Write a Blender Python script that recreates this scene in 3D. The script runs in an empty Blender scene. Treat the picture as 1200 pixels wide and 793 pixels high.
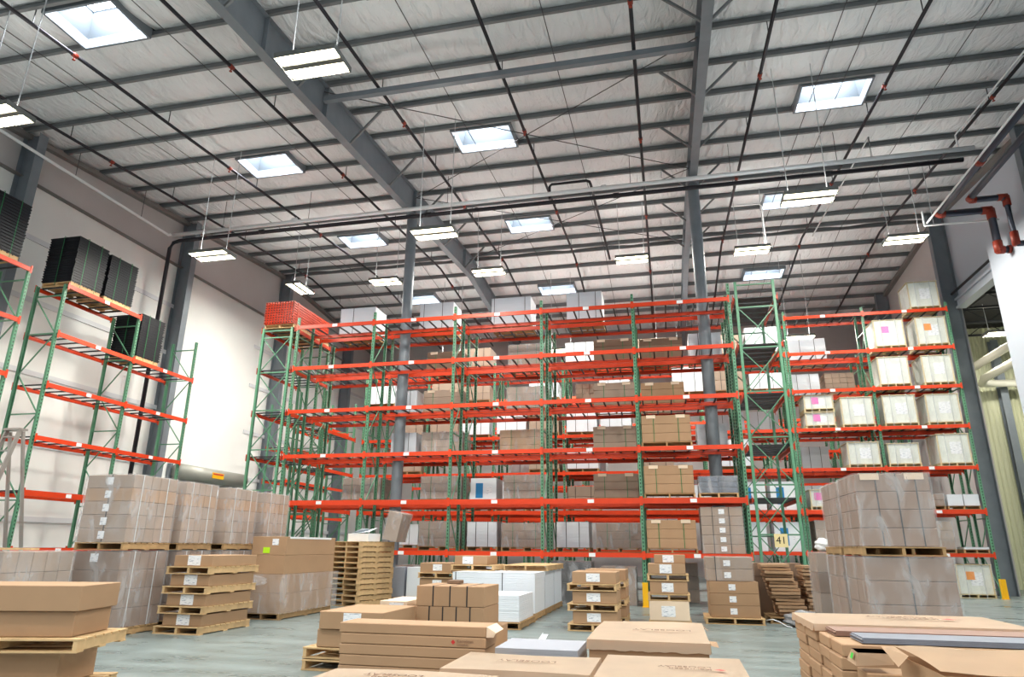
import bpy, bmesh, math, random
from mathutils import Vector, Matrix
random.seed(7)
PI = math.pi
S = bpy.context.scene
COL = S.collection

# ------------------------------------------------------------------ materials
def lin(c):
    return tuple(((x/255)/12.92 if x/255 <= .04045 else ((x/255+.055)/1.055)**2.4) for x in c)
def mat(name, rgb, rough=.6, metal=0., var=0., noise=0., nscale=6., bump=0., bscale=20., spec=.4, emit=None, es=0.):
    m = bpy.data.materials.new(name); m.use_nodes = True
    nt = m.node_tree; N = nt.nodes; L = nt.links
    b = N['Principled BSDF']
    c = (*lin(rgb), 1)
    b.inputs['Base Color'].default_value = c
    b.inputs['Roughness'].default_value = rough
    b.inputs['Metallic'].default_value = metal
    b.inputs['Specular IOR Level'].default_value = spec
    src = None
    if noise > 0:
        tc = N.new('ShaderNodeTexCoord'); nz = N.new('ShaderNodeTexNoise')
        nz.inputs['Scale'].default_value = nscale; nz.inputs['Detail'].default_value = 4
        L.new(tc.outputs['Object'], nz.inputs['Vector'])
        mp = N.new('ShaderNodeMapRange'); mp.inputs[1].default_value = .25; mp.inputs[2].default_value = .75
        mp.inputs[3].default_value = 1-noise; mp.inputs[4].default_value = 1+noise
        L.new(nz.outputs['Fac'], mp.inputs[0]); src = mp.outputs[0]
    if var > 0:
        oi = N.new('ShaderNodeObjectInfo')
        mp = N.new('ShaderNodeMapRange'); mp.inputs[3].default_value = 1-var; mp.inputs[4].default_value = 1+var
        L.new(oi.outputs['Random'], mp.inputs[0])
        if src:
            mu = N.new('ShaderNodeMath'); mu.operation = 'MULTIPLY'
            L.new(src, mu.inputs[0]); L.new(mp.outputs[0], mu.inputs[1]); src = mu.outputs[0]
        else: src = mp.outputs[0]
    if src:
        vm = N.new('ShaderNodeVectorMath'); vm.operation = 'SCALE'
        vm.inputs[0].default_value = c[:3]; L.new(src, vm.inputs['Scale'])
        L.new(vm.outputs[0], b.inputs['Base Color'])
    if bump > 0:
        tc = N.new('ShaderNodeTexCoord'); nz = N.new('ShaderNodeTexNoise')
        nz.inputs['Scale'].default_value = bscale; nz.inputs['Detail'].default_value = 3
        L.new(tc.outputs['Object'], nz.inputs['Vector'])
        bp = N.new('ShaderNodeBump'); bp.inputs['Strength'].default_value = bump; bp.inputs['Distance'].default_value = .05
        L.new(nz.outputs['Fac'], bp.inputs['Height']); L.new(bp.outputs[0], b.inputs['Normal'])
    if emit:
        b.inputs['Emission Color'].default_value = (*lin(emit), 1)
        b.inputs['Emission Strength'].default_value = es
    return m

M = {}
M['steel'] = mat('painted_steel_grey', (122,130,138), .45, .1, noise=.08, nscale=3)
M['purlin'] = mat('purlin_grey', (118,121,124), .5, .1, noise=.06, nscale=2)
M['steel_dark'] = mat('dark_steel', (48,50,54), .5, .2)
M['orange'] = mat('rack_orange', (216,64,26), .4, var=.12, noise=.07, nscale=4)
M['decking'] = mat('deck_bar_dark', (52,56,60), .5, .3)
M['wood'] = mat('pallet_wood', (200,168,124), .8, var=.14, noise=.16, nscale=7)
M['wood_dark'] = mat('pallet_wood_worn', (168,136,96), .85, var=.15, noise=.2, nscale=7)
M['kraft'] = mat('kraft_board', (169,136,105), .75, var=.06, noise=.05, nscale=3)
M['kraft_light'] = mat('kraft_board_pale', (226,204,180), .75, var=.04, noise=.05, nscale=3)
M['kraft_brown'] = mat('kraft_board_brown', (144,119,102), .75, var=.05, noise=.05, nscale=3)
M['kraft_mid'] = mat('kraft_board_mid', (212,184,154), .75, noise=.05, nscale=3)
M['kraft_grey'] = mat('kraft_board_greyish', (160,140,124), .75, var=.08, noise=.05, nscale=3)
M['kraft_dark'] = mat('kraft_board_dark', (132,108,90), .78, var=.08, noise=.05, nscale=3)
M['paper'] = mat('label_paper', (236,238,240), .6)
M['tape'] = mat('packing_tape', (196,160,112), .25)
M['strap'] = mat('strap_black', (40,40,42), .4)
M['strap_green'] = mat('strap_green', (30,120,70), .4)
M['strap_white'] = mat('strap_white', (225,228,232), .4)
M['white_panel'] = mat('white_sheets', (226,232,238), .5, var=.03)
M['grey_panel'] = mat('grey_sheets', (158,163,174), .5, var=.03)
M['crate'] = mat('crate_pale', (220,224,217), .45, var=.04, noise=.07, nscale=5)
M['crate_wood'] = mat('crate_wood', (206,190,150), .7, var=.06)
M['plastic_black'] = mat('black_plastic', (22,24,32), .5)
M['vinyl'] = mat('vinyl_plank', (120,128,142), .4, noise=.12, nscale=9)
M['vinyl_brown'] = mat('vinyl_plank_brown', (140,108,94), .45, noise=.12, nscale=9)
M['yellow'] = mat('safety_yellow', (240,180,20), .5)
M['pipe_white'] = mat('pipe_white', (232,234,236), .45)
M['pipe_dark'] = mat('pipe_dark', (44,42,48), .4, .3)
M['pipe_steel'] = mat('pipe_blackened', (70,74,86), .3, .6)
M['coupling'] = mat('red_coupling', (140,50,34), .5)
M['wire'] = mat('wire', (190,194,198), .4)
M['rod'] = mat('rod', (80,80,84), .5, .4)
M['lamp_body'] = mat('lamp_body', (120,122,120), .4, .4)
M['lamp'] = mat('lamp_tube', (255,250,230), .4, emit=(255,246,206), es=7)
M['sky_panel'] = mat('skylight_panel', (240,246,255), .4, emit=(238,246,255), es=7.)
M['curb'] = mat('skylight_curb', (78,84,90), .6, spec=.1)
M['wall_white'] = mat('wall_white', (242,243,241), .6, noise=.03, nscale=.6)
M['wall_band'] = mat('wall_upper', (186,182,182), .6, noise=.05, nscale=.7, bump=.15, bscale=1.2)
M['wall_cool'] = mat('wall_painted', (186,194,206), .55)
M['girt'] = mat('girt', (122,118,116), .6)
M['girt_pale'] = mat('girt_pale', (222,224,228), .6)
M['aluminium'] = mat('aluminium', (176,176,172), .35, .7)
M['coil'] = mat('coil_housing', (168,168,160), .45, .3)
M['dark'] = mat('dark_void', (36,36,38), .8)
M['duct'] = mat('duct', (222,220,206), .5)
M['sign'] = mat('sign_plate', (232,214,160), .5)
M['ink'] = mat('ink', (30,26,24), .6)
M['ink_brown'] = mat('ink_brown', (138,106,84), .7)
M['red'] = mat('ink_red', (196,52,48), .6)
M['blue'] = mat('blue_print', (40,130,190), .5)
M['pink'] = mat('pink_print', (230,120,190), .5)
M['sticker_green'] = mat('sticker_green', (190,240,40), .5)
M['sticker_bright'] = mat('sticker_bright_green', (60,210,70), .5)
M['sticker_orange'] = mat('sticker_orange', (240,150,50), .5)
M['black_wrap'] = mat('black_wrap', (40,40,42), .35, noise=.2, nscale=6)
M['bag'] = mat('plastic_bag', (228,232,236), .25, noise=.1, nscale=6, bump=.6, bscale=9)
M['bag_grey'] = mat('plastic_heap', (150,152,156), .25, noise=.25, nscale=8, bump=.8, bscale=9)
M['mixed'] = mat('printed_packs', (86,96,112), .35, noise=.45, nscale=5)

def rack_green():
    m = mat('rack_green', (92,144,114), .45, var=.1, noise=.08, nscale=4)
    nt = m.node_tree; N = nt.nodes; L = nt.links; b = N['Principled BSDF']
    tc = N.new('ShaderNodeTexCoord'); sp = N.new('ShaderNodeSeparateXYZ'); L.new(tc.outputs['Object'], sp.inputs[0])
    def mth(op, a, bb=None):
        n = N.new('ShaderNodeMath'); n.operation = op
        if hasattr(a, 'node'): L.new(a, n.inputs[0])
        else: n.inputs[0].default_value = a
        if bb is not None:
            if hasattr(bb, 'node'): L.new(bb, n.inputs[1])
            else: n.inputs[1].default_value = bb
        return n.outputs[0]
    fz = mth('FRACT', mth('MULTIPLY', sp.outputs[2], 10.))
    hz = mth('LESS_THAN', mth('ABSOLUTE', mth('SUBTRACT', fz, .5)), .27)
    hx = mth('LESS_THAN', mth('ABSOLUTE', sp.outputs[0]), .014)
    h = mth('MULTIPLY', hz, hx)
    old = b.inputs['Base Color'].links[0].from_socket
    mx = N.new('ShaderNodeMix'); mx.data_type = 'RGBA'
    L.new(h, mx.inputs[0]); L.new(old, mx.inputs[6]); mx.inputs[7].default_value = (*lin((16,26,20)), 1)
    L.new(mx.outputs[2], b.inputs['Base Color'])
    return m
M['post'] = rack_green()
M['green'] = mat('brace_green', (92,142,114), .45, var=.08)

def film_mat(name, base, streak, rgb=(235,236,240)):
    m = bpy.data.materials.new(name); m.use_nodes = True
    nt = m.node_tree; N = nt.nodes; L = nt.links
    b = N['Principled BSDF']; out = N['Material Output']
    b.inputs['Base Color'].default_value = (*lin(rgb), 1); b.inputs['Roughness'].default_value = .22
    tr = N.new('ShaderNodeBsdfTransparent')
    tc = N.new('ShaderNodeTexCoord'); mp = N.new('ShaderNodeMapping'); mp.inputs['Scale'].default_value = (3, 3, 1.1)
    mp.inputs['Rotation'].default_value = (.3, .25, 0)
    nz = N.new('ShaderNodeTexNoise'); nz.inputs['Scale'].default_value = 1.6; nz.inputs['Detail'].default_value = 5; nz.inputs['Distortion'].default_value = .6
    L.new(tc.outputs['Object'], mp.inputs[0]); L.new(mp.outputs[0], nz.inputs['Vector'])
    r = N.new('ShaderNodeMapRange'); r.inputs[1].default_value = .45; r.inputs[2].default_value = .8
    r.inputs[3].default_value = base; r.inputs[4].default_value = base+streak
    L.new(nz.outputs['Fac'], r.inputs[0])
    bp = N.new('ShaderNodeBump'); bp.inputs['Strength'].default_value = .5; bp.inputs['Distance'].default_value = .04
    L.new(nz.outputs['Fac'], bp.inputs['Height']); L.new(bp.outputs[0], b.inputs['Normal'])
    mx = N.new('ShaderNodeMixShader'); L.new(r.outputs[0], mx.inputs[0]); L.new(tr.outputs[0], mx.inputs[1]); L.new(b.outputs[0], mx.inputs[2])
    L.new(mx.outputs[0], out.inputs['Surface'])
    return m
M['film'] = film_mat('stretch_film', .14, .34)
M['film_thin'] = film_mat('stretch_film_thin', .07, .22)

def label_mat():
    m = mat('shipping_label', (238,240,244), .5)
    nt = m.node_tree; N = nt.nodes; L = nt.links; b = N['Principled BSDF']
    tc = N.new('ShaderNodeTexCoord'); mp = N.new('ShaderNodeMapping'); mp.inputs['Scale'].default_value = (3, 3, 34)
    L.new(tc.outputs['Object'], mp.inputs[0])
    nz = N.new('ShaderNodeTexNoise'); nz.inputs['Scale'].default_value = 3.; nz.inputs['Detail'].default_value = 2
    L.new(mp.outputs[0], nz.inputs['Vector'])
    gt = N.new('ShaderNodeMath'); gt.operation = 'GREATER_THAN'; gt.inputs[1].default_value = .6; L.new(nz.outputs['Fac'], gt.inputs[0])
    mx = N.new('ShaderNodeMix'); mx.data_type = 'RGBA'; L.new(gt.outputs[0], mx.inputs[0])
    mx.inputs[6].default_value = (*lin((238,240,244)), 1); mx.inputs[7].default_value = (*lin((150,160,180)), 1)
    L.new(mx.outputs[2], b.inputs['Base Color'])
    return m
M['label'] = label_mat()

def sheets_mat(name, rgb, pitch):
    m = mat(name, rgb, .5, var=.03)
    nt = m.node_tree; N = nt.nodes; L = nt.links; b = N['Principled BSDF']
    tc = N.new('ShaderNodeTexCoord'); w = N.new('ShaderNodeTexWave'); w.bands_direction = 'Z'
    w.inputs['Scale'].default_value = pitch; w.inputs['Distortion'].default_value = .8
    L.new(tc.outputs['Object'], w.inputs['Vector'])
    bp = N.new('ShaderNodeBump'); bp.inputs['Strength'].default_value = .25; bp.inputs['Distance'].default_value = .015
    L.new(w.outputs['Fac'], bp.inputs['Height']); L.new(bp.outputs[0], b.inputs['Normal'])
    return m
M['sheets'] = sheets_mat('white_sheet_edges', (226,232,240), 9)

def floor_mat():
    m = mat('concrete_floor', (134,142,142), .33, spec=.5)
    nt = m.node_tree; N = nt.nodes; L = nt.links; b = N['Principled BSDF']
    tc = N.new('ShaderNodeTexCoord')
    n1 = N.new('ShaderNodeTexNoise'); n1.inputs['Scale'].default_value = .5; n1.inputs['Detail'].default_value = 8
    mp = N.new('ShaderNodeMapping'); mp.inputs['Scale'].default_value = (.5, 1.3, 1)
    n2 = N.new('ShaderNodeTexNoise'); n2.inputs['Scale'].default_value = 1.6; n2.inputs['Detail'].default_value = 6
    L.new(tc.outputs['Object'], n1.inputs['Vector']); L.new(tc.outputs['Object'], mp.inputs[0]); L.new(mp.outputs[0], n2.inputs['Vector'])
    ad = N.new('ShaderNodeMath'); ad.operation = 'ADD'; L.new(n1.outputs['Fac'], ad.inputs[0]); L.new(n2.outputs['Fac'], ad.inputs[1])
    r = N.new('ShaderNodeValToRGB'); r.color_ramp.elements[0].position = .3; r.color_ramp.elements[1].position = .72
    r.color_ramp.elements[0].color = (*lin((104,117,117)), 1); r.color_ramp.elements[1].color = (*lin((134,145,144)), 1)
    hf = N.new('ShaderNodeMath'); hf.operation = 'MULTIPLY'; hf.inputs[1].default_value = .5
    L.new(ad.outputs[0], hf.inputs[0]); L.new(hf.outputs[0], r.inputs[0]); L.new(r.outputs[0], b.inputs['Base Color'])
    r2 = N.new('ShaderNodeMapRange'); r2.inputs[1].default_value = .3; r2.inputs[2].default_value = .7; r2.inputs[3].default_value = .2; r2.inputs[4].default_value = .5
    L.new(n2.outputs['Fac'], r2.inputs[0]); L.new(r2.outputs[0], b.inputs['Roughness'])
    return m
M['floor'] = floor_mat()

def ceiling_mat():
    m = mat('insulation_vinyl', (228,231,235), .5)
    nt = m.node_tree; N = nt.nodes; L = nt.links; b = N['Principled BSDF']
    tc = N.new('ShaderNodeTexCoord'); mp = N.new('ShaderNodeMapping'); mp.inputs['Scale'].default_value = (2.6, .8, 1)
    nz = N.new('ShaderNodeTexNoise'); nz.inputs['Scale'].default_value = 1.5; nz.inputs['Detail'].default_value = 5; nz.inputs['Distortion'].default_value = .8
    L.new(tc.outputs['Object'], mp.inputs[0]); L.new(mp.outputs[0], nz.inputs['Vector'])
    bp = N.new('ShaderNodeBump'); bp.inputs['Strength'].default_value = .9; bp.inputs['Distance'].default_value = .16
    L.new(nz.outputs['Fac'], bp.inputs['Height']); L.new(bp.outputs[0], b.inputs['Normal'])
    return m
M['ceiling'] = ceiling_mat()

# ------------------------------------------------------------------ mesh builder
class MB:
    def __init__(s): s.v = []; s.f = []; s.m = []
    def quad(s, p, mi=0):
        b = len(s.v); s.v += [tuple(x) for x in p]; s.f.append(tuple(range(b, b+len(p)))); s.m.append(mi); return s
    def box(s, x0, x1, y0, y1, z0, z1, mi=0):
        b = len(s.v)
        s.v += [(x0,y0,z0),(x1,y0,z0),(x1,y1,z0),(x0,y1,z0),(x0,y0,z1),(x1,y0,z1),(x1,y1,z1),(x0,y1,z1)]
        for q in ((0,3,2,1),(4,5,6,7),(0,1,5,4),(1,2,6,5),(2,3,7,6),(3,0,4,7)):
            s.f.append(tuple(b+i for i in q)); s.m.append(mi)
        return s
    def bar(s, a, b_, w, h=None, mi=0):
        a = Vector(a); b_ = Vector(b_); h = h or w
        d = (b_-a).normalized(); up = Vector((0,0,1)) if abs(d.z) < .95 else Vector((0,1,0))
        r = d.cross(up).normalized()*w/2; u = r.cross(d).normalized()*h/2
        b = len(s.v)
        for p in (a, b_):
            s.v += [tuple(p-r-u), tuple(p+r-u), tuple(p+r+u), tuple(p-r+u)]
        for q in ((0,3,2,1),(4,5,6,7),(0,1,5,4),(1,2,6,5),(2,3,7,6),(3,0,4,7)):
            s.f.append(tuple(b+i for i in q)); s.m.append(mi)
        return s
    def tube(s, pts, r, n=8, mi=0):
        pts = [Vector(p) for p in pts]; rings = []
        for i, p in enumerate(pts):
            d = ((pts[min(i+1, len(pts)-1)]-p).normalized() + (p-pts[max(i-1, 0)]).normalized()).normalized()
            up = Vector((0,0,1)) if abs(d.z) < .9 else Vector((0,1,0))
            x = d.cross(up).normalized(); y = x.cross(d).normalized()
            b = len(s.v); rings.append(b)
            s.v += [tuple(p+(x*math.cos(2*PI*k/n)+y*math.sin(2*PI*k/n))*r) for k in range(n)]
        for a, b in zip(rings, rings[1:]):
            for k in range(n):
                s.f.append((a+k, a+(k+1) % n, b+(k+1) % n, b+k)); s.m.append(mi)
        s.f.append(tuple(rings[0]+k for k in range(n))[::-1]); s.m.append(mi)
        s.f.append(tuple(rings[-1]+k for k in range(n))); s.m.append(mi)
        return s
    def mesh(s, name, mats, smooth=False, bevel=0.):
        me = bpy.data.meshes.new(name); me.from_pydata(s.v, [], s.f)
        for m in (mats if isinstance(mats, (list, tuple)) else [mats]): me.materials.append(m)
        me.polygons.foreach_set('material_index', s.m)
        if bevel > 0:
            bm = bmesh.new(); bm.from_mesh(me)
            bmesh.ops.bevel(bm, geom=list(bm.edges), offset=bevel, segments=1, affect='EDGES')
            bm.to_mesh(me); bm.free()
        if smooth: me.polygons.foreach_set('use_smooth', [True]*len(me.polygons))
        me.update(); return me
    def build(s, name, mats, parent=None, loc=None, rot=None, smooth=False, bevel=0.):
        return put(name, s.mesh(name, mats, smooth, bevel), parent, loc, rot)

def put(name, me, parent=None, loc=None, rot=None):
    o = bpy.data.objects.new(name, me); COL.objects.link(o)
    if parent is not None: o.parent = parent
    if loc is not None: o.location = loc
    if rot is not None: o.rotation_euler = rot
    return o
def tag(o, label, cat, group=None, kind=None):
    o['label'] = label; o['category'] = cat
    if group: o['group'] = group
    if kind: o['kind'] = kind
    return o
def thing(name, label, cat, loc=(0,0,0), rz=0., group=None, kind=None):
    o = bpy.data.objects.new(name, None); COL.objects.link(o); o.location = loc; o.rotation_euler = (0,0,rz)
    o.empty_display_size = .2
    return tag(o, label, cat, group, kind)
_cache = {}
def cached(key, fn):
    if key not in _cache: _cache[key] = fn()
    return _cache[key]
def text(name, body, size, mat_, parent, loc, rot, ax='CENTER'):
    cu = bpy.data.curves.new(name, 'FONT'); cu.body = body; cu.size = size; cu.align_x = ax; cu.align_y = 'CENTER'
    cu.extrude = .0006; cu.materials.append(mat_)
    q = bpy.data.objects.new(name, cu); COL.objects.link(q)
    me = bpy.data.meshes.new_from_object(q.evaluated_get(bpy.context.evaluated_depsgraph_get()))
    bpy.data.objects.remove(q)
    return put(name, me, parent, loc, rot)
ORD = ['lowest','second','third','fourth','fifth','sixth','seventh']

# ------------------------------------------------------------------ dimensions of the hall
XW, XR = -18.9, 11.75            # wall planes
YF, YB = -7.0, 40.0               # open end / back wall
RIDGE, ZR, SL = 28.6, 14.84, .0833
def zroof(y): return ZR - SL*abs(y-RIDGE)     # underside of the purlins
PUR = [9.75+1.46*k for k in range(-11, 13)]
YE = -6.4                        # open edge of the roof
PUR = PUR + [RIDGE-.12] + [RIDGE+.35+1.46*k for k in range(0, 8)]
PUR = sorted(PUR)

def struct(name, label, mb, mats, cat='structure', smooth=False, parent=None):
    o = mb.build(name, mats, parent, smooth=smooth)
    if parent is None: tag(o, label, cat, kind='structure')
    return o
struct('floor', 'grey-green sealed concrete warehouse floor with faint scuffs', MB().box(-19.3, 24, -7.5, 40.3, -.2, 0), M['floor'], 'floor')

# ceiling: insulation draped over the purlins, open at the skylights
SKX = [(-13.55,-11.65), (-5.98,-4.05), (4.3,6.22)]
bays = list(zip(PUR, PUR[1:]))
def bay_of(y): return next(i for i, (a, b) in enumerate(bays) if a <= y < b)
SKB = [bay_of(y) for y in (-4.2, 3.1, 10.4, 17.8, 25.1, 32.2)]
xs = sorted(set([XW-.2+.25*k for k in range(0, 126)] + [x for p in SKX for x in p])); xs = [x for x in xs if x <= XR+.2]
mb = MB()
NS = 6
for bi, (ya, yb) in enumerate(bays):
    rows = []
    for j in range(NS+1):
        t = j/NS; y = ya+(yb-ya)*t; row = []
        for x in xs:
            sag = .085*math.sin(PI*t)**.7 if 0 < t < 1 else 0
            ripple = .028*math.sin(PI*t)*math.sin(x*2.1+bi*1.7)+.05*math.sin(PI*t)*abs(math.sin(x*1.03+bi*.9+.25*math.sin(6*t)))**6
            row.append(len(mb.v)); mb.v.append((x, y, zroof(y)+.21-sag-ripple))
        rows.append(row)
    for j in range(NS):
        for i in range(len(xs)-1):
            xm = (xs[i]+xs[i+1])/2
            if bi in SKB and any(a < xm < b for a, b in SKX): continue
            mb.f.append((rows[j][i], rows[j+1][i], rows[j+1][i+1], rows[j][i+1])); mb.m.append(0)
struct('ceiling', 'white vinyl faced roof insulation sagging between grey purlins', mb, M['ceiling'], 'ceiling', smooth=True)
struct('roof', 'outer metal roof sheet above the white insulation', MB()
       .quad([(XW-.3,YE,zroof(YE)+1.0),(XW-.3,RIDGE,ZR+1.0),(XR+.3,RIDGE,ZR+1.0),(XR+.3,YE,zroof(YE)+1.0)])
       .quad([(XW-.3,RIDGE,ZR+1.0),(XW-.3,YB+.3,zroof(YB)+1.0),(XR+.3,YB+.3,zroof(YB)+1.0),(XR+.3,RIDGE,ZR+1.0)]), M['dark'], 'roof')

# purlins: Z sections
def purlin(y, i):
    z = zroof(y); p = MB()
    p.box(XW, XR, y-.006, y+.006, z+.012, z+.2)
    p.box(XW, XR, y-.075, y+.006, z, z+.012)
    p.box(XW, XR, y-.006, y+.075, z+.19, z+.202)
    o = p.build('purlin', M['purlin']); tag(o, 'grey steel roof purlin spanning the hall under white insulation', 'purlin', 'roof purlins', 'structure')
for i, y in enumerate(PUR):
    if y > 5: purlin(y, i)

# rafters: deep built-up girders along the slope
def rafter(x, lab, y0=YE, dep=1.0):
    p = MB()
    for ya, yb in ((y0, RIDGE), (RIDGE, YB-.2)):
        za, zb = zroof(ya)-.01, zroof(yb)-.01
        def slab(xa, xb, ta, tb):
            b = len(p.v)
            p.v += [(xa,ya,za-tb),(xb,ya,za-tb),(xb,yb,zb-tb),(xa,yb,zb-tb),(xa,ya,za-ta),(xb,ya,za-ta),(xb,yb,zb-ta),(xa,yb,zb-ta)]
            for q in ((0,3,2,1),(4,5,6,7),(0,1,5,4),(1,2,6,5),(2,3,7,6),(3,0,4,7)):
                p.f.append(tuple(b+k for k in q)); p.m.append(0)
        slab(x-.125, x+.125, 0, .014); slab(x-.125, x+.125, dep-.016, dep); slab(x-.006, x+.006, .014, dep-.016)
    for y in (9.0, 11.2, 14.1, 20.9, 27.3, 33):
        p.box(x-.12, x+.12, y-.006, y+.006, zroof(y)-dep+.02, zroof(y)-.03)
    o = p.build('rafter_beam', M['steel']); tag(o, lab, 'roof beam', None, 'structure')
rafter(-8.6, 'deep grey steel roof girder carried by the column near the wall side')
rafter(1.45, 'grey steel roof girder running above the column among the middle racks', dep=.9)

# columns
def hcol(name, x, y, h, lab, w=.3, d=.34):
    p = MB()
    p.box(x-w/2, x+w/2, y-d/2, y-d/2+.016, 0, h); p.box(x-w/2, x+w/2, y+d/2-.016, y+d/2, 0, h)
    p.box(x-.008, x+.008, y-d/2+.016, y+d/2-.016, 0, h)
    p.box(x-w/2-.06, x+w/2+.06, y-d/2-.03, y+d/2+.03, 0, .025)
    o = p.build(name, M['steel']); tag(o, lab, 'column', None, 'structure')
def rcol(name, x, y, h, lab):
    p = MB().tube([(x,y,0),(x,y,h)], .185, 24).box(x-.25,x+.25,y-.2,y+.2,0,.02).box(x-.2,x+.2,y-.2,y+.2,h-.02,h)
    o = p.build(name, M['steel']); tag(o, lab, 'column', None, 'structure')
rcol('column', -8.62, 20.945, zroof(20.9)-1.0, 'round blue-grey steel column rising through the second bay of the long rack')
rcol('column', 1.45, 20.945, zroof(20.9)-.9, 'round blue-grey steel column rising behind the last bay of the long rack')
def wcol(x0, x1, y, h, lab):
    p = MB(); w = .3
    p.box(x0, x0+.016, y-w/2, y+w/2, 0, h); p.box(x1-.016, x1, y-w/2, y+w/2, 0, h); p.box(x0+.016, x1-.016, y-.006, y+.006, 0, h)
    o = p.build('column', M['steel']); tag(o, lab, 'column', None, 'structure')
wcol(XW+.02, XW+.62, 14.35, zroof(14.35)-.02, 'dark grey wall column behind the tall stack of black pallets')
wcol(XW+.02, XW+.62, 21.6, zroof(21.6)-.02, 'dark grey wall column beside the roller door')
wcol(XW+.02, XW+.62, 28.9, zroof(28.9)-.02, 'dark grey wall column past the roller door')
wcol(XW+.02, XW+.62, 36.2, zroof(36.2)-.02, 'dark grey wall column in the far corner')
wcol(XR-.6, XR-.02, 28.25, zroof(28.25)-.02, 'grey wall column beside the crate rack')
wcol(XR-.6, XR-.02, 21., zroof(21.)-.02, 'grey wall column above the white partition')
wcol(XR-.6, XR-.02, 36., zroof(36.)-.02, 'grey wall column in the far crate corner')

# side walls
struct('wall_left', 'white insulated wall behind the tall narrow rack', MB().box(XW-.2, XW, YF, YB, 0, 12.3), M['wall_white'], 'wall')
struct('wall_left_upper', 'greyish quilted upper band of the wall under the eave', MB().box(XW-.2, XW, YF, YB, 12.3, 14.9), M['wall_band'], 'wall')
p = MB(); p.box(XW, XW+.2, YF, YB, 12.24, 12.26); p.box(XW, XW+.012, YF, YB, 12.26, 12.36)
struct('trim_1', 'dark horizontal girt where the two wall linings meet', p, M['girt'], 'trim')
for k, z in enumerate((2.1, 4.3, 6.4, 8.6, 10.5)):
    for ya, yb in ((YF, 22.3), (27.2, YB)):
        struct('trim_%d' % (2+k), 'pale horizontal wall girt behind the %s' % ('wall rack' if ya == YF else 'racks past the roller door'), MB().box(XW, XW+.04, ya, yb, z, z+.16), M['girt_pale'], 'trim')
mb = MB().box(XW-.2, XR+.2, YB, YB+.2, 0, 14.4)
struct('wall_back', 'pale metal back wall behind the far racks', mb, M['wall_band'], 'wall')
# corner eave struts and fly braces
for x, lab in ((XW+.1, 'eave strut above the quilted wall band'), (XR-.1, 'eave strut above the crate side wall')):
    p = MB()
    for ya, yb in ((YE, RIDGE), (RIDGE, YB)):
        p.bar((x, ya, zroof(ya)-.05), (x, yb, zroof(yb)-.05), .2, .16)
    o = p.build('eave_beam', M['girt']); tag(o, lab, 'roof beam', None, 'structure')

# right wall with opening to the next hall
struct('wall_right', 'pale metal wall behind the crate rack', MB().box(XR, XR+.15, 28.4, YB, 0, 14.9), M['wall_band'], 'wall')
struct('wall_right_upper', 'pale wall panel above the wide opening', MB().box(XR, XR+.15, YF, 28.4, 11.05, 14.9), M['wall_cool'], 'wall')
p = MB().box(XR-.12, XR+.15, 15, 28.1, 10.62, 11.04).box(XR-.2, XR-.12, 15, 28.1, 10.95, 11.04).box(XR-.2, XR-.12, 15, 28.1, 10.62, 10.7)
struct('trim_7', 'white steel header beam across the top of the opening', p, M['wall_cool'], 'trim')
p = MB().tube([(XR-.3, 15, 11.2), (XR-.3, 28.0, 11.2)], .05, 8)
struct('trim_8', 'door track rail fixed above the white header beam', p, M['steel_dark'], 'trim')
struct('wall_partition', 'big white partition slab the dark sprinkler pipes run into', MB().box(11.2, 11.32, 4., 24.1, 0, 11.6), M['wall_cool'], 'wall')
# neighbouring hall
mb = MB(); n = 46
for k in range(n):
    x = 11.9+k*.2; y = 33
    mb.quad([(x,y,0),(x+.06,y,0),(x+.06,y,11.3),(x,y,11.3)]); mb.quad([(x+.06,y,0),(x+.1,y-.05,0),(x+.1,y-.05,11.3),(x+.06,y,11.3)])
    mb.quad([(x+.1,y-.05,0),(x+.16,y-.05,0),(x+.16,y-.05,11.3),(x+.1,y-.05,11.3)]); mb.quad([(x+.16,y-.05,0),(x+.2,y,0),(x+.2,y,11.3),(x+.16,y-.05,11.3)])
M['corrugated'] = mat('corrugated_cream', (206,208,178), .5)
struct('wall_corrugated', 'cream corrugated metal wall seen through the wide opening', mb, M['corrugated'], 'wall')
struct('wall_annex', 'side wall of the neighbouring hall', MB().box(21, 21.2, 10, 33.2, 0, 11.2), M['corrugated'], 'wall')
struct('ceiling_annex', 'dark roof deck of the neighbouring hall', MB().box(11.9, 21.2, 10, 33.2, 11.2, 11.3), M['dark'], 'ceiling')
for k in range(9):
    y = 16+k*2
    p = MB().bar((11.95,y,11.15),(21,y,11.15),.08).bar((11.95,y,10.6),(21,y,10.6),.08)
    for q in range(12): p.bar((11.95+q*.75,y,11.15 if q % 2 else 10.6),(12.7+q*.75,y,10.6 if q % 2 else 11.15),.03)
    o = p.build('roof_joist_beam', M['steel_dark']); tag(o, 'dark open web joist under the roof of the neighbouring hall', 'roof joist', 'annex roof joists', 'structure')
t = thing('column', 'grey column standing in front of the cream corrugated wall', 'column', (14.6,32.7,0), kind='structure')
MB().box(-.15,.15,-.15,-.13,0,10.5).box(-.15,.15,.13,.15,0,10.5).box(-.01,.01,-.13,.13,0,10.5).build('column_shaft', M['steel'], t)

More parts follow.
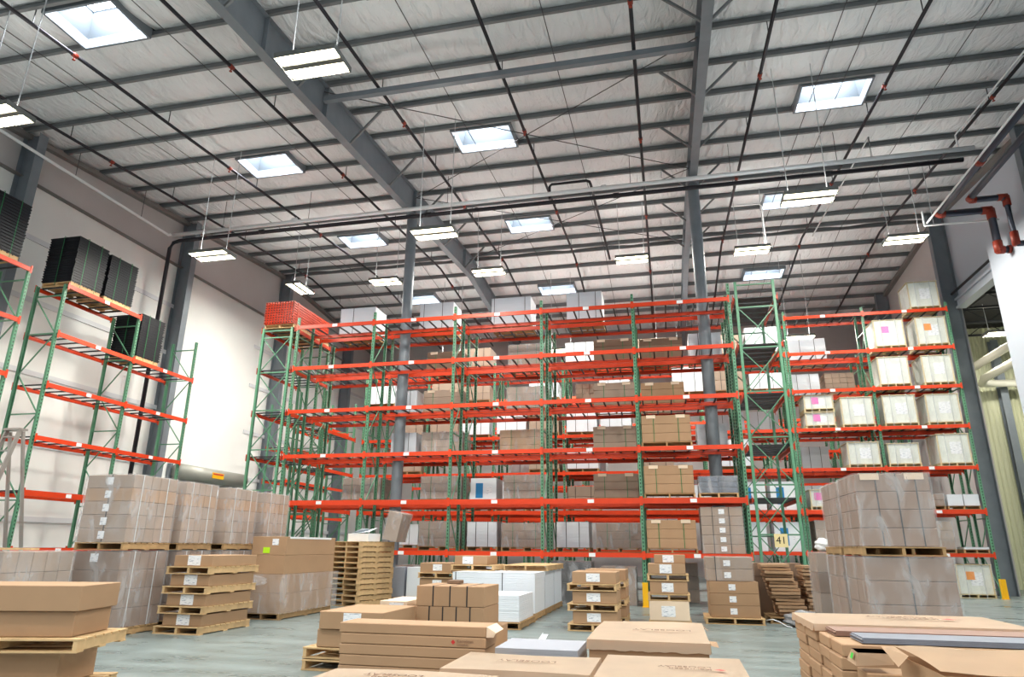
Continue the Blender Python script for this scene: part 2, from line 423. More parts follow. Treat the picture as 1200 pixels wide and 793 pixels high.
def pipe(name, label, pts, r, m, joints=(), cat='pipe', jm='coupling', n=10, group=None, jr=1.35):
    t = thing(name, label, cat, pts[0], 0, group)
    P0 = Vector(pts[0]); L = [Vector(q)-P0 for q in pts]
    MB().tube(L, r, n).build('pipe_run', M[m], t, smooth=True)
    for a, b in joints:
        MB().tube([Vector(a)-P0, Vector(b)-P0], r*jr, n).build('coupling', M[jm], t, smooth=True)
    return t
def hangers(t, pts):
    h = MB(); P0 = t.location
    for x, y, z in pts: h.tube([Vector((x,y,z))-P0, Vector((x,y,zroof(y)+.05))-P0], .01, 5)
    h.build('hanger', M['rod'], t)
pipe('hanging_duct', 'fat cream duct crossing high up inside the neighbouring hall', [(13.0,17,8.95),(13.0,32.3,8.95)], .16, 'duct', cat='duct')
pipe('hanging_duct', 'lower cream duct turning down along the corrugated wall', [(13.6,17,8.6),(13.6,31.8,8.6),(13.65,32.2,8.45),(15.,32.3,8.45),(15.2,32.3,8.2),(15.2,32.3,.2)], .17, 'duct', cat='duct')

# ------------------------------------------------------------------ skylights
k = 1
SN = ['beside the wall', 'between the two roof girders', 'toward the crate side']
RN = ['in the row at the open end behind the view', 'in the row above the lidded cartons', 'in the first row seen over the deep girder', 'in the row before the long rack', 'in the row over the long rack', 'past the ridge over the far racks']
for si, bi in enumerate(SKB):
    ya, yb = bays[bi]; ya += .09; yb -= .09
    for sj, (xa, xb) in enumerate(SKX):
        if si == 0 and sj > 0: pass
        z = zroof((ya+yb)/2); ym = (ya+yb)/2; s = SL if ym < RIDGE else -SL
        t = thing('window_%d' % k, 'square roof skylight %s, %s' % (SN[sj], RN[si]), 'skylight', ((xa+xb)/2, ym, z+.15), kind='structure'); k += 1
        w, d = (xb-xa)/2, (yb-ya)/2
        fr = MB()
        for (x0,x1,y0,y1) in ((-w,-w+.06,-d,d),(w-.06,w,-d,d),(-w+.06,w-.06,-d,-d+.06),(-w+.06,w-.06,d-.06,d)):
            fr.box(x0,x1,y0,y1,-.22,.06)
        fr.build('window_frame', M['steel'], t)
        cb = MB(); a, b = .07, .22; zt = .75
        c = [(-w+.06,-d+.06),(w-.06,-d+.06),(w-.06,d-.06),(-w+.06,d-.06)]; c2 = [(-w+b,-d+b),(w-b,-d+b),(w-b,d-b),(-w+b,d-b)]
        for i in range(4):
            j = (i+1) % 4; cb.quad([(*c[i],.06),(*c[j],.06),(*c2[j],zt),(*c2[i],zt)])
        cb.build('curb', M['curb'], t)
        MB().box(-w+b,w-b,-d+b,d-b,zt,zt+.03).build('pane', M['sky_panel'], t)
        MB().box(-w+b,w-b,-.02,.02,zt-.04,zt-.005).build('mullion', M['steel'], t)
        la = bpy.data.lights.new('skylight_daylight', 'AREA'); la.shape = 'RECTANGLE'; la.size = 2*(w-b)-.02; la.size_y = 2*(d-b)-.02; la.energy = 130; la.color = (.93,.97,1)
        lo = bpy.data.objects.new('skylight_daylight', la); COL.objects.link(lo); lo.location = ((xa+xb)/2, ym, z+.15+zt-.05)

# ------------------------------------------------------------------ lamps
def lamp(x, y, z, lab, rz=0., length=1.22, top=None, power=96, up=17):
    t = thing('ceiling_light', lab, 'ceiling light', (x,y,z), rz, 'hanging tube lights')
    h = length/2; w = .34
    hb = MB().box(-h,h,-w,w,.05,.085).box(-h,h,-w,-w+.015,-.02,.05).box(-h,h,w-.015,w,-.02,.05).box(-h,h,-.06,.06,-.01,.05)
    hb.build('housing', M['lamp_body'], t)
    for s in (-1, 1): MB().box(s*h-(.012 if s < 0 else -.0), s*h+(.012 if s > 0 else 0), -w, w, -.03, .09).build('end_cap', M['lamp_body'], t)
    for s in (-1, 1):
        MB().box(-h+.02,h-.02,s*.185-.105,s*.185+.105,.0,.04).build('lamp_tubes', M['lamp'], t)
    top = zroof(y)-z+.05 if top is None else top-z
    for s in (-1, 1):
        MB().tube([(s*(h-.15),0,.085),(s*(h-.12),0,top)], .012, 5).build('hanging_cable', M['wire'], t)
    def area(px, py, pz, sx, sy, e, flip=False):
        la = bpy.data.lights.new('lamp_light', 'AREA'); la.shape = 'RECTANGLE'; la.size = sx; la.size_y = sy; la.energy = e; la.color = (1,.965,.87)
        lo = bpy.data.objects.new('lamp_light', la); COL.objects.link(lo); lo.parent = t; lo.location = (px,py,pz)
        if flip: lo.rotation_euler = (PI,0,0)
    for sy in (-1, 1): area(0, sy*.185, -.006, length-.06, .2, power)
    area(0, 0, .1, length-.2, .3, up, True)            # added upward light to brighten the ceiling; housing is closed on top
lamp(-6.08, 9.45, 10.2, 'large lit tube light hanging in front of the deep girder')
lamp(-13.56, 16.8, 10.2, 'lit tube light hanging by the wall near the roller door')
lamp(-6.04, 16.4, 10.02, 'lit tube light hanging just in front of the round column')
lamp(-10.84, 23.9, 11.92, 'lit tube light above the first white sheet bundle on the long rack')
lamp(-6.3, 23.4, 11.75, 'lit tube light above the third white bundle on the long rack')
lamp(-.8, 24.1, 12.1, 'lit tube light above the middle of the long rack')
lamp(3.55, 23.9, 11.98, 'lit tube light above the narrow end rack numbered 41')
lamp(3.88, 16.2, 9.9, 'lit tube light hanging close below the long white pipe')
lamp(8.3, 22.9, 11.49, 'lit tube light near the crate side wall and big dark pipe')
lamp(-14.7, 23.8, 11.9, 'lit tube light hung lengthwise above the stacked orange beams', PI/2)
lamp(-13.5, 9.5, 10.2, 'lit tube light cut by the picture edge above the black pallets')

lamp(-6.05, 2.3, 10.1, 'tube light above the large plain boxes, outside the view')
lamp(3.9, 2.3, 10.0, 'tube light above the narrow boxes pile, outside the view')
lamp(-1.0, -3.5, 10.0, 'tube light near the open end, outside the view')
lamp(3.9, 9.2, 10.0, 'tube light hung between the second girder and the partition, outside the view')
for i_, x in enumerate((-10.2, -4.6, .4, 6.2)):  # lamps added to brighten the dark back, mostly hidden by racks
    lamp(x, 30.9, 10.6, 'added fill light over the far aisle behind the racks, %s from the roller door wall' % ['first','second','third','fourth'][i_], power=120, up=45)
for i_, (x, y) in enumerate(((13.6,29.5),(16.5,25.0),(14.0,20.5))):  # unseen lamps added to brighten the neighbouring hall
    lamp(x, y, 9.9, 'added fill light under the dark roof of the neighbouring hall, %s from the corrugated wall' % ['first','second','third'][i_], top=11.2, power=75, up=4)

# ------------------------------------------------------------------ sprinkler pipes
def zs(y): return zroof(y)-.42
for i, x in enumerate((-17.0,-13.58,-10.15,-6.9,-3.56,-.17,3.0,6.35,9.47)):
    side = ['nearest the roller door wall','second from the roller door wall','on the wall side of the deep girder','just past the deep girder','above the third rack bay','above the middle of the hall','just past the second girder','second from the crate side','nearest the crate side'][i]
    t = thing('sprinkler_pipe', 'thin black sprinkler branch pipe under the purlins, '+side, 'sprinkler pipe', (x,YE,zs(YE)), 0, 'sprinkler branch pipes')
    P0 = Vector((x,YE,zs(YE)))
    MB().tube([Vector(q)-P0 for q in ((x,YE,zs(YE)),(x,RIDGE,zs(RIDGE)),(x,YB-1,zs(YB-1)))], .046, 8).build('pipe_run', M['pipe_dark'], t, smooth=True)
    for j in range(5):
        y = 9.6+6.1*j+(i % 3)*1.3
        if y > 36: continue
        cpl = MB().tube([Vector((x,y-.07,zs(y-.07)))-P0, Vector((x,y+.07,zs(y+.07)))-P0], .06, 8).build('coupling', M['coupling'], t, smooth=True)
        c = Vector((x,y,zs(y)))-P0
        MB().tube([c+Vector((0,0,-.03)), c+Vector((0,0,-.13))], .016, 6).tube([c+Vector((0,0,-.13)), c+Vector((0,0,-.14))], .04, 8).build('sprinkler_head', M['coupling'], t)
    hg = MB()
    for j in range(7):
        y = 9.75+.0+4.38*j
        hg.bar(Vector((x,y,zs(y)))-P0, Vector((x,y,zroof(y)+.05))-P0, .02)
    hg.build('hanger', M['rod'], t)

tw = pipe('white_pipe', 'long white pipe crossing the hall in front of the long rack', [(-18.2,20.15,12.97),(9.62,20.15,13.1)], .075, 'pipe_white',
     joints=[((x-.09,20.2,13.1),(x+.09,20.2,13.1)) for x in (-13,-7.3,-1.5,4.2)], jm='pipe_white', jr=1.25)
hangers(tw, [(x,20.15,13.05) for x in (-16,-12.4,-7,-3.9,-.6,2.6,5.8)])
tw = pipe('white_pipe', 'white pipe running along the quilted wall band to the corner', [(XW+.7,11,12.88),(XW+.7,19.95,12.88),(XW+.7,20.05,12.95)], .05, 'pipe_white')
hangers(tw, [(XW+.7,y,12.93) for y in (12.67,15.6,18.5)])
pipe('white_conduit', 'thin white conduit rising from the long white pipe over the lit lamp', [(6.8,20.15,13.17),(6.8,20.15,13.85),(6.8,RIDGE,14.5)], .03, 'pipe_white', n=6)
tw = pipe('white_conduit', 'thin white conduit rising beside the big dark pipe', [(9.2,20.15,13.17),(9.2,20.15,13.6),(9.2,9,12.65)], .03, 'pipe_white', n=6)
hangers(tw, [(9.2,y,12.65+(y-9)*.085) for y in (11.2,15.6)])
pipe('white_conduit', 'white conduit elbow hanging above lamp over end rack', [(3.0,24,13.9),(4.0,24,13.9),(4.08,24,13.8),(4.1,24,12.1)], .025, 'pipe_white', n=6)
pipe('sprinkler_main', 'dark sprinkler main under the white pipe with riser down the wall', [(-18.45,20.4,2.2),(-18.45,20.4,12.55),(-18.35,20.43,12.8),(-18.1,20.45,12.87),(9.4,20.45,12.9)], .075, 'pipe_dark',
     joints=[((-18.45,20.4,9.0),(-18.45,20.4,9.2))]+[((x-.1,20.45,12.89),(x+.1,20.45,12.89)) for x in (-14.5,-7.8,-1.1,5.6)], jm='pipe_dark', jr=1.25)
pipe('pipe_loop', 'dark pipe loop joining branch pipes beside the girders', [(-3.38,20.45,13.0),(-3.38,20.45,13.5),(-3.3,20.45,13.58),(-2.1,20.45,13.58),(-2.0,20.5,13.56),(-1.98,20.7,13.57),(-1.95,RIDGE,14.2)], .05, 'pipe_dark')
pipe('sprinkler_main', 'thick steel sprinkler main with red couplings turning into the partition',
     [(9.3,8,12.17),(9.3,22.55,12.17),(9.36,22.63,12.17),(10.75,22.63,12.17),(10.86,22.63,12.08),(10.86,22.63,10.85),(10.92,22.63,10.74),(11.19,22.63,10.74)], .12, 'pipe_steel', n=14,
     joints=[((9.3,22.35,12.17),(9.3,22.58,12.17)),((9.34,22.63,12.17),(9.52,22.63,12.17)),((9.3,19.2,12.17),(9.3,19.4,12.17)),((9.3,15,12.17),(9.3,15.2,12.17)),((10.6,22.63,12.17),(10.9,22.63,12.17)),((10.86,22.63,12.2),(10.86,22.63,11.85)),((10.86,22.63,11.05),(10.86,22.63,10.68)),((10.8,22.63,10.74),(11.0,22.63,10.74)),((11.1,22.63,10.74),(11.19,22.63,10.74))], jr=1.12)
pipe('sprinkler_main', 'second steel sprinkler main with red couplings beside the thick one',
     [(9.85,8,12.1),(9.85,21.55,12.1),(9.91,21.63,12.1),(10.75,21.63,12.1),(10.88,21.63,12.0),(10.88,21.63,10.6),(10.95,21.63,10.5),(11.19,21.63,10.5)], .1, 'pipe_steel', n=14,
     joints=[((9.85,21.35,12.1),(9.85,21.58,12.1)),((9.88,21.63,12.1),(10.05,21.63,12.1)),((9.85,17,12.1),(9.85,17.2,12.1)),((10.65,21.63,12.1),(10.92,21.63,12.1)),((10.88,21.63,12.12),(10.88,21.63,11.8)),((10.88,21.63,10.9),(10.88,21.63,10.45))], jr=1.12)
pipe('white_pipe', 'white pipe running close beside the thick steel sprinkler main', [(9.02,12.5,11.98),(9.02,22.8,11.98)], .03, 'pipe_white')
t = thing('pipe_hanger', 'pale steel bracket carrying the end of the thick sprinkler main', 'bracket', (9.1,22.9,11.95))
MB().box(-.15,2.08,-.03,.03,-.04,0).box(-.15,-.11,-.03,.03,0,.5).build('bracket_rail', M['pipe_white'], t)
for x in (0.15,):
    MB().tube([(x,0,0),(x,0,zroof(22.9)-11.9)], .012, 5).build('hanger_rod', M['wire'], t)

# roof bracing
def brace(name, lab, a, b, r, group=None):
    o = MB().tube([a, b], r, 6).build(name, M['rod']); tag(o, lab, 'roof brace', group, 'structure')
p = MB().box(-8.45, 1.3, 13.8, 13.95, 12.95, 13.1); o = p.build('strut_beam', M['steel']); tag(o, 'square grey strut crossing between the two girders', 'roof beam', None, 'structure')
for x0, x1 in ((-8.5, 1.35),):
    for ya, yb in ((13.9, 20.9), (20.9, 28)):
        brace('roof_brace', 'thin crossed bracing rod between the two girders', (x0,ya,zroof(ya)-.3), (x1,yb,zroof(yb)-.3), .014, 'crossed roof rods')
        brace('roof_brace', 'thin crossed bracing rod between the two girders', (x1,ya,zroof(ya)-.32), (x0,yb,zroof(yb)-.32), .014, 'crossed roof rods')
for x, dep in ((-8.6, .95), (1.45, .85)):
    for y in (9.75, 12.67, 15.6, 18.5, 21.4, 24.35, 27.3):
        for s in (-1, 1):
            o = MB().bar((x+s*.1, y, zroof(y)-dep), (x+s*1.0, y, zroof(y)+.03), .06, .06).build('flange_brace', M['purlin'])
            tag(o, 'short sloping brace between girder flange and purlin', 'roof brace', 'girder flange braces', 'structure')
for k, x in enumerate((-15.4,-14.9,-11.2,-5.4,-2.2,4.7,5.4,8.0)):
    p = MB().tube([(x,YE,zroof(YE)-.02),(x,RIDGE,zroof(RIDGE)-.02),(x,YB-1,zroof(YB-1)-.02)], .012, 5)
    o = p.build('sag_rod', M['rod']); tag(o, 'thin rod running along the roof slope beneath the purlins', 'roof rod', 'roof sag rods', 'structure')

# ------------------------------------------------------------------ roller door
t = thing('door_1', 'roller dock door with grey coil housing and yellow warning plate', 'door', (XW,22.75,0), kind='structure')
MB().tube([(.42,0,4.2),(.42,4.25,4.2)], .3, 18).build('coil_housing', M['coil'], t, smooth=True)
mb = MB()
for kk in range(26): mb.box(.05,.09,.1,4.15,kk*.15,kk*.15+.14)
mb.build('door_curtain', M['coil'], t)
MB().box(.02,.16,-.08,.08,0,4.5).build('door_rail', M['steel'], t); MB().box(.02,.16,4.17,4.33,0,4.5).build('door_rail', M['steel'], t)
w = MB().box(.71,.725,1.75,2.5,4.1,4.33).build('warning_plate', M['yellow'], t)
MB().box(.722,.73,1.8,2.45,4.24,4.3).build('warning_band', M['red'], t)

# ------------------------------------------------------------------ pallet racks
PW, PD = .08, .075
def post_mesh(h):
    def f():
        p = MB(); a, b = PW/2, PD/2
        p.box(-a, a, -b, -b+.012, 0, h)                       # perforated face
        p.box(-a, -a+.01, -b+.012, b, 0, h); p.box(a-.01, a, -b+.012, b, 0, h)
        p.box(-a-.03, a+.03, -b-.03, b+.03, 0, .012)
        return p.mesh('rack_post', M['post'])
    return cached(('post', round(h, 2)), f)
def brace_mesh(depth, h, start=.25):
    def f():
        p = MB(); z = start; d0, d1 = PD/2, depth-PD/2; k = 0
        p.box(-.018,.018,d0,d1,z,z+.035)
        while z < h-1.2:
            z2 = z+1.15
            a, b = (d0, d1) if k % 2 == 0 else (d1, d0)
            p.bar((0,a,z+.02),(0,b,z2),.028); 
            if k % 2: p.box(-.018,.018,d0,d1,z2,z2+.035)
            z = z2; k += 1
        p.box(-.018,.018,d0,d1,z,z+.035)
        return p.mesh('rack_bracing', M['green'])
    return cached(('brace', round(depth, 2), round(h, 2)), f)
def xbrace_mesh(depth, h):
    def f():
        p = MB(); d0, d1 = PD/2, depth-PD/2; z = .55
        while z < h-1.3:
            p.box(-.02,.02,d0,d1,z,z+.04)
            p.bar((.008,d0,z+.05),(.008,d1,z+1.25),.026); p.bar((-.02,d1,z+.05),(-.02,d0,z+1.25),.026); z += 1.3
        p.box(-.02,.02,d0,d1,z-.06,z-.02); p.bar((-.02,d0,z-.03),(-.02,d0,h-.1),.03); p.bar((-.02,d1,z-.03),(-.02,d1,h-.1),.03); p.box(-.02,.02,d0,d1,h-.12,h-.08)
        return p.mesh('rack_bracing', M['green'])
    return cached(('xbrace', round(depth, 2), round(h, 2)), f)
def beam_mesh(L, hb=.12):
    def f():
        p = MB(); a = PW/2; db = .05
        p.box(a, L-a, -db/2, db/2, -hb/2, hb/2-.03); p.box(a, L-a, -db/2, db/2-.018, hb/2-.03, hb/2)
        p.box(a-.05, a+.006, -db/2-.012, -db/2, -hb/2-.05, hb/2+.05); p.box(L-a-.006, L-a+.05, -db/2-.012, -db/2, -hb/2-.05, hb/2+.05)
        return p.mesh('rack_beam', M['orange'])
    return cached(('beam', round(L, 3), hb), f)
def deck_mesh(L, depth, n=7):
    def f():
        p = MB(); a = PW/2
        for k in range(n):
            x = a+.12+(L-2*a-.24)*k/(n-1)
            p.box(x-.022, x+.022, .0, depth, -.035, .0)
        for y in (.03, depth-.045): p.box(a+.1, L-a-.1, y, y+.012, -.05, -.036)
        return p.mesh('deck_bars', M['decking'])
    return cached(('deck', round(L, 3), round(depth, 2), n), f)
def panel_deck_mesh(L, depth):
    def f():
        p = MB(); a = PW/2
        n = 5
        for k in range(n):
            x0 = a+.06+(L-2*a-.12)*k/n; p.box(x0, x0+(L-2*a)/n-.12, .02, depth-.02, -.03, 0)
        p.box(a+.05, L-a-.05, .03, .05, -.045, -.03); p.box(a+.05, L-a-.05, depth-.05, depth-.03, -.045, -.03)
        return p.mesh('deck_panels', M['decking'])
    return cached(('pdeck', round(L, 3), round(depth, 2)), f)
LABEL_ME = MB().box(-.09,.09,-.004,0,-.05,.05).mesh('beam_tag', M['paper'])
HB = .06
def rack(label, origin, posts, levels, depth=1.02, top=None, rz=0., skip=(), heights=None, endx=(), decks=deck_mesh, tags=True, lowtags=0):
    t = thing('pallet_rack', label, 'pallet rack', origin, rz)
    for i, x in enumerate(posts):
        h = (heights or {}).get(i, top)
        f = bpy.data.objects.new('upright_frame', None); COL.objects.link(f); f.parent = t; f.location = (x,0,0)
        put('post', post_mesh(h), f, (0, PD/2-.02, 0)); put('post', post_mesh(h), f, (0, depth-PD/2+.02, 0), (0,0,PI))
        put('bracing', xbrace_mesh(depth, h) if i in endx else brace_mesh(depth, h), f)
    for i, (xa, xb) in enumerate(zip(posts, posts[1:])):
        for j, z in enumerate(levels):
            if (i, j) in skip: continue
            hb = .15 if j == 1 else .12
            b = put('beam', beam_mesh(xb-xa, hb), t, (xa, -.02-.025, z+HB-hb/2))
            if tags:
                g = put('beam_tag', LABEL_ME, b, ((xb-xa)*.5, -.027, 0))
            put('beam', beam_mesh(xb-xa, hb), t, (xb, depth+.045, z+HB-hb/2), (0,0,PI))
            put('deck', decks(xb-xa, depth), t, (xa, 0, z+HB-.002))
    return t

Y1 = 19.64
LZ = [1.31, 2.78, 4.22, 5.68, 7.15, 8.60]
P1 = [-12.02, -9.21, -6.39, -3.55, -.72, 2.12]
rack('long orange and green pallet rack across the middle of the hall', (0,Y1,0), P1, LZ, top=8.98, heights={5: 9.1})
Y2 = 21.25
rack('second rack row standing back to back behind the long middle rack', (0,Y2,0), P1, LZ, top=8.75, tags=False)
Y3 = 26.6
P3 = [-12.62+2.9*k for k in range(0, 6)]
LR = [1.36, 2.80, 4.28, 5.74, 7.20, 8.67, 10.14]
rack('far orange rack beyond the aisle behind the long rack', (0,Y3,0), P3+[4.74], LR[:6], top=8.95, tags=False)
rack('tall rack of pale crates beside the wide wall opening', (0,Y3,0), [4.79+.06, 7.69, 10.6], LR, top=10.42)
Y4 = 28.1
rack('orange rack glimpsed deepest in the hall by the back wall', (0,34.2,0), P3+[4.74,7.69,10.6], LR[:6], top=8.95, tags=False)
rack('deep orange rack standing before the one by the back wall', (0,32.8,0), P3+[4.74,7.69,10.6], LR[:6], top=8.95, tags=False)
rack('third orange rack row backing onto the far aisle rack', (0,Y4,0), P3+[4.74,7.69,10.6], LR[:6], top=8.95, tags=False)
rack('green and orange end rack with open braced side by the roller door', (-12.22,Y1,0), [0,2.6], LZ, depth=1.12, top=8.655, rz=PI/2, endx=(0,), tags=False)
rack('rack run continuing along the aisle end near the roller door wall', (-12.6,23.1,0), [0,2.6], LZ[:4], depth=1.1, top=7.2, rz=PI/2, tags=False)
rack('narrow end rack with braced frame carrying the sign 41', (3.42,Y1,0), [0,2.65], [2.78,4.22,5.68,7.15,8.6], depth=1.1, top=9.12, rz=PI/2, endx=(0,1), decks=panel_deck_mesh, tags=False)
XL = -16.6
rack('tall green and orange rack along the white wall holding black pallets', (XL,14.72,0), [0,2.87,5.74], LZ, top=8.95, rz=PI/2, skip={(1,5)}, heights={0: 8.655, 1: 8.655, 2: 8.6})
rack('wall rack cut by the picture edge with an aluminium ladder', (XL,10.6,0), [0,2.93], LZ, top=8.655, rz=PI/2)
rack('low wall rack past the roller door near the corner', (XL,27.3,0), [0,2.87,5.74], LZ[:5], top=7.7, rz=PI/2, tags=False)

def protector(x, y, lab):
    t = thing('post_protector', lab, 'post protector', (x,y,0))
    MB().box(-.075,.075,-.08,-.06,0,.62).box(-.075,-.06,-.06,.07,0,.62).box(.06,.075,-.06,.07,0,.62).box(-.1,.1,-.11,.1,0,.012).build('guard', M['yellow'], t)
protector(-.72, Y1-.2, 'yellow steel guard at the foot of the long rack post')
protector(10.6, Y3-.2, 'yellow steel guard at the foot of the crate rack')
# sign on the end rack
t = thing('rack_sign', 'small cream sign reading 41 on the end rack brace', 'sign', (2.87, Y1-.04, 1.72))
MB().box(-.17,.17,-.012,0,-.17,.17).build('sign_plate', M['sign'], t)
text('lettering', '41', .26, M['ink'], t, (0,-.0135,0), (PI/2,0,0))

# ------------------------------------------------------------------ goods: building blocks
def carton_mesh(w, d, h, m='kraft', bev=.006):
    def f():
        p = MB().box(-w/2,w/2,-d/2,d/2,0,h); return p.mesh('carton', M[m], bevel=min(bev, h*.2))
    return cached(('carton', round(w,3), round(d,3), round(h,3), m), f)
def lab_mesh(w, h): return cached(('lab', w, h), lambda: MB().box(-w/2,w/2,-.003,0,-h/2,h/2).mesh('shipping_label', M['label']))
def tape_mesh(w, d, h):
    def f():
        p = MB(); p.box(-w/2-.001,w/2+.001,-.03,.03,h-.0005,h+.0012); p.box(-w/2-.0015,-w/2+.001,-.03,.03,h*.55,h); p.box(w/2-.001,w/2+.0015,-.03,.03,h*.55,h)
        return p.mesh('packing_tape', M['tape'])
    return cached(('tape', round(w,3), round(d,3), round(h,3)), f)

PH = .13
def pallet_parts(w, d, h=PH, m='wood', gap=.04):
    """top deck, three stringers, bottom deck; runs: stringers along y"""
    def f():
        out = []
        p = MB(); n = max(5, round(d/.15)); bw = d/n
        for k in range(n): p.box(-w/2, w/2, -d/2+k*bw+gap/2*0, -d/2+(k+1)*bw-gap*(k < n-1), h-.02, h)
        out.append(('top_deck', p.mesh('top_deck', M[m], bevel=.002), (0,0,0)))
        s = MB().box(-.022,.022,-d/2+.004,d/2-.004,.018,h-.021)
        sm = s.mesh('stringer', M[m])
        for x in (-w/2+.03, 0, w/2-.03): out.append(('stringer', sm, (x,0,0)))
        b = MB()
        for y in (-d/2, -.06, d/2-.12): b.box(-w/2, w/2, y, y+.12, 0, .017)
        out.append(('bottom_deck', b.mesh('bottom_deck', M[m]), (0,0,0)))
        return out
    return cached(('pal', round(w,2), round(d,2), round(h,3), m), f)
def pallet(x, y, z, w, d, label, rz=0., m='wood', h=PH, group=None):
    t = thing('wooden_pallet', label, 'pallet', (x,y,z+.001), rz, group)
    for n, me, loc in pallet_parts(w, d, h-.002, m): put(n, me, t, loc)
    return t
def fpallet(X0, X1, Y0, Y1_, z, label, m='wood', h=PH, group=None):
    return pallet((X0+X1)/2, (Y0+Y1_)/2, z, X1-X0, Y1_-Y0, label, 0, m, h, group)

def box_thing(x, y, z, w, d, h, label, m='kraft', rz=0., lab=None, tape=True, group=None, straps=0, film=False):
    """one loose carton; lab = (dx, dz, w, h) shipping label on its front"""
    t = thing('cardboard_box', label, 'box', (x,y,z+.001), rz, group)
    put('carton', carton_mesh(w, d, h-.002, m), t)
    if tape: put('packing_tape', tape_mesh(w, d, h-.002), t)
    if lab: put('shipping_label', lab_mesh(lab[2], lab[3]), t, (lab[0], -d/2-.0005, lab[1]))
    for k in range(straps):
        sx = -w/2+w*(k+1)/(straps+1)
        s = MB(); e = .003
        s.box(sx-.009,sx+.009,-d/2-e,-d/2,0,h).box(sx-.009,sx+.009,d/2,d/2+e,0,h).box(sx-.009,sx+.009,-d/2-e,d/2+e,h-.002,h+e-.002)
        s.build('strap', M['strap'], t)
    return t

def strap_mb(w, d, h, sx=None, sy=None, e=.006, sw=.008):
    s = MB()
    if sx is not None:
        s.box(sx-sw,sx+sw,-d/2-e,-d/2,0,h+e).box(sx-sw,sx+sw,d/2,d/2+e,0,h+e).box(sx-sw,sx+sw,-d/2,d/2,h,h+e)
    else:
        s.box(-w/2-e,-w/2,sy-sw,sy+sw,0,h+e).box(w/2,w/2+e,sy-sw,sy+sw,0,h+e).box(-w/2,w/2,sy-sw,sy+sw,h,h+e)
    return s
def film_mesh(w, d, h, key):
    def f():
        bm = bmesh.new()
        bmesh.ops.create_cube(bm, size=1); bmesh.ops.scale(bm, vec=(w, d, h), verts=bm.verts); bmesh.ops.translate(bm, vec=(0,0,h/2), verts=bm.verts)
        bmesh.ops.delete(bm, geom=[f_ for f_ in bm.faces if f_.normal.z < -.5], context='FACES')
        bmesh.ops.subdivide_edges(bm, edges=bm.edges[:], cuts=4, use_grid_fill=True)
        rr = random.Random(hash(key) % 1000)
        for v in bm.verts:
            n = Vector((v.co.x/w*2, v.co.y/d*2, 0)); v.co += n*.006*rr.random()
        me = bpy.data.meshes.new('stretch_film'); bm.to_mesh(me); bm.free(); me.materials.append(M['film' if key != 'thin' else 'film_thin']); return me
    return cached(('film', round(w,2), round(d,2), round(h,2), key), f)

def load(x, y, z, w, d, h, label, m='kraft_grey', rows=4, nx=1, ny=1, straps=(), ystraps=(), labels=(), film=None, group=None,
         strapm='strap', protectors=0, rz=0., name='wrapped_carton_load', cat='wrapped load'):
    """cartons bound together as one load standing with its base at z"""
    t = thing(name, label, cat, (x,y,z+.002), rz, group)
    hh = h/rows
    for r in range(rows):
        for i in range(nx):
            for j in range(ny):
                mm = m[r % len(m)] if isinstance(m, (list, tuple)) else m
                put('carton', carton_mesh(w/nx-.006, d/ny-.006, hh-.005, mm, .008), t, (-w/2+w/nx*(i+.5), -d/2+d/ny*(j+.5), hh*r))
    for sx in straps: strap_mb(w, d, h, sx=sx*w/2).build('strap', M[strapm], t)
    for sy in ystraps: strap_mb(w, d, h, sy=sy*d/2).build('strap', M['strap_white'], t)
    for (lx, lz, lw, lh) in labels: put('shipping_label', lab_mesh(lw, lh), t, (lx*w/2, -d/2-.006, lz))
    for k in range(protectors):
        px = -w/2+w*(k+.5)/protectors if protectors > 1 else 0
        px = (-w*.3, w*.3)[k] if protectors == 2 else px
        MB().box(px-.13,px+.13,-d/2-.012,-d/2-.004,h-.09,h+.012).box(px-.13,px+.13,-d/2-.012,-d/2+.08,h+.004,h+.012).build('corner_protector', M['kraft_light'], t)
    if film: put('stretch_film', film_mesh(w+.03, d+.03, h+.012, film), t)
    return t

def crate(x, y, z, w, d, h, label, half=False, deco=None, film=True):
    t = thing('export_crate', label, 'crate', (x,y,z+.002))
    for n, me, loc in pallet_parts(w+.04, d+.04, .12, 'crate_wood'): put('skid_'+n, me, t, loc)
    put('crate_body', cached(('cb',round(w,2),round(d,2),round(h,2)), lambda: MB().box(-w/2+.015,w/2-.015,-d/2+.015,d/2-.015,.125,h-.03).mesh('crate_body', M['crate'], bevel=.01)), t)
    put('lid', cached(('cl',round(w,2),round(d,2),round(h,2)), lambda: MB().box(-w/2-.02,w/2+.02,-d/2-.02,d/2+.02,h-.028,h).mesh('crate_lid', M['crate_wood'], bevel=.004)), t)
    def posts():
        p = MB()
        for sx in (-1,1):
            for sy in (-1,1):
                xa, xb = sorted((sx*w/2, sx*(w/2-.04))); ya, yb = sorted((sy*d/2, sy*(d/2-.04)))
                p.box(xa, xb, ya, yb, .122, h-.03)
        return p.mesh('corner_edges', M['crate_wood'])
    put('corner_edges', cached(('cp',round(w,2),round(d,2),round(h,2)), posts), t)
    for sx in (-.5,.5): strap_mb(w, d, h, sx=sx*w/2, e=.022, sw=.008).build('strap', M['wire'], t)
    put('paper_sheet', lab_mesh(round(w*.34,2), round(min(.42,h*.42),2)), t, (w*.05,-d/2+.012,h*.56))
    if deco:
        MB().box(-.13,.13,-.003,0,-.13,.13).build('marker', M[deco], t, (-w*.12,-d/2+.008,h*.66))
    if film: put('stretch_film', cached(('film2',round(w,2),round(d,2),round(h,2)), lambda: MB().box(-w/2-.026,w/2+.026,-d/2-.026,d/2+.026,.13,h+.004).mesh('stretch_film', M['film_thin'])), t)
    return t

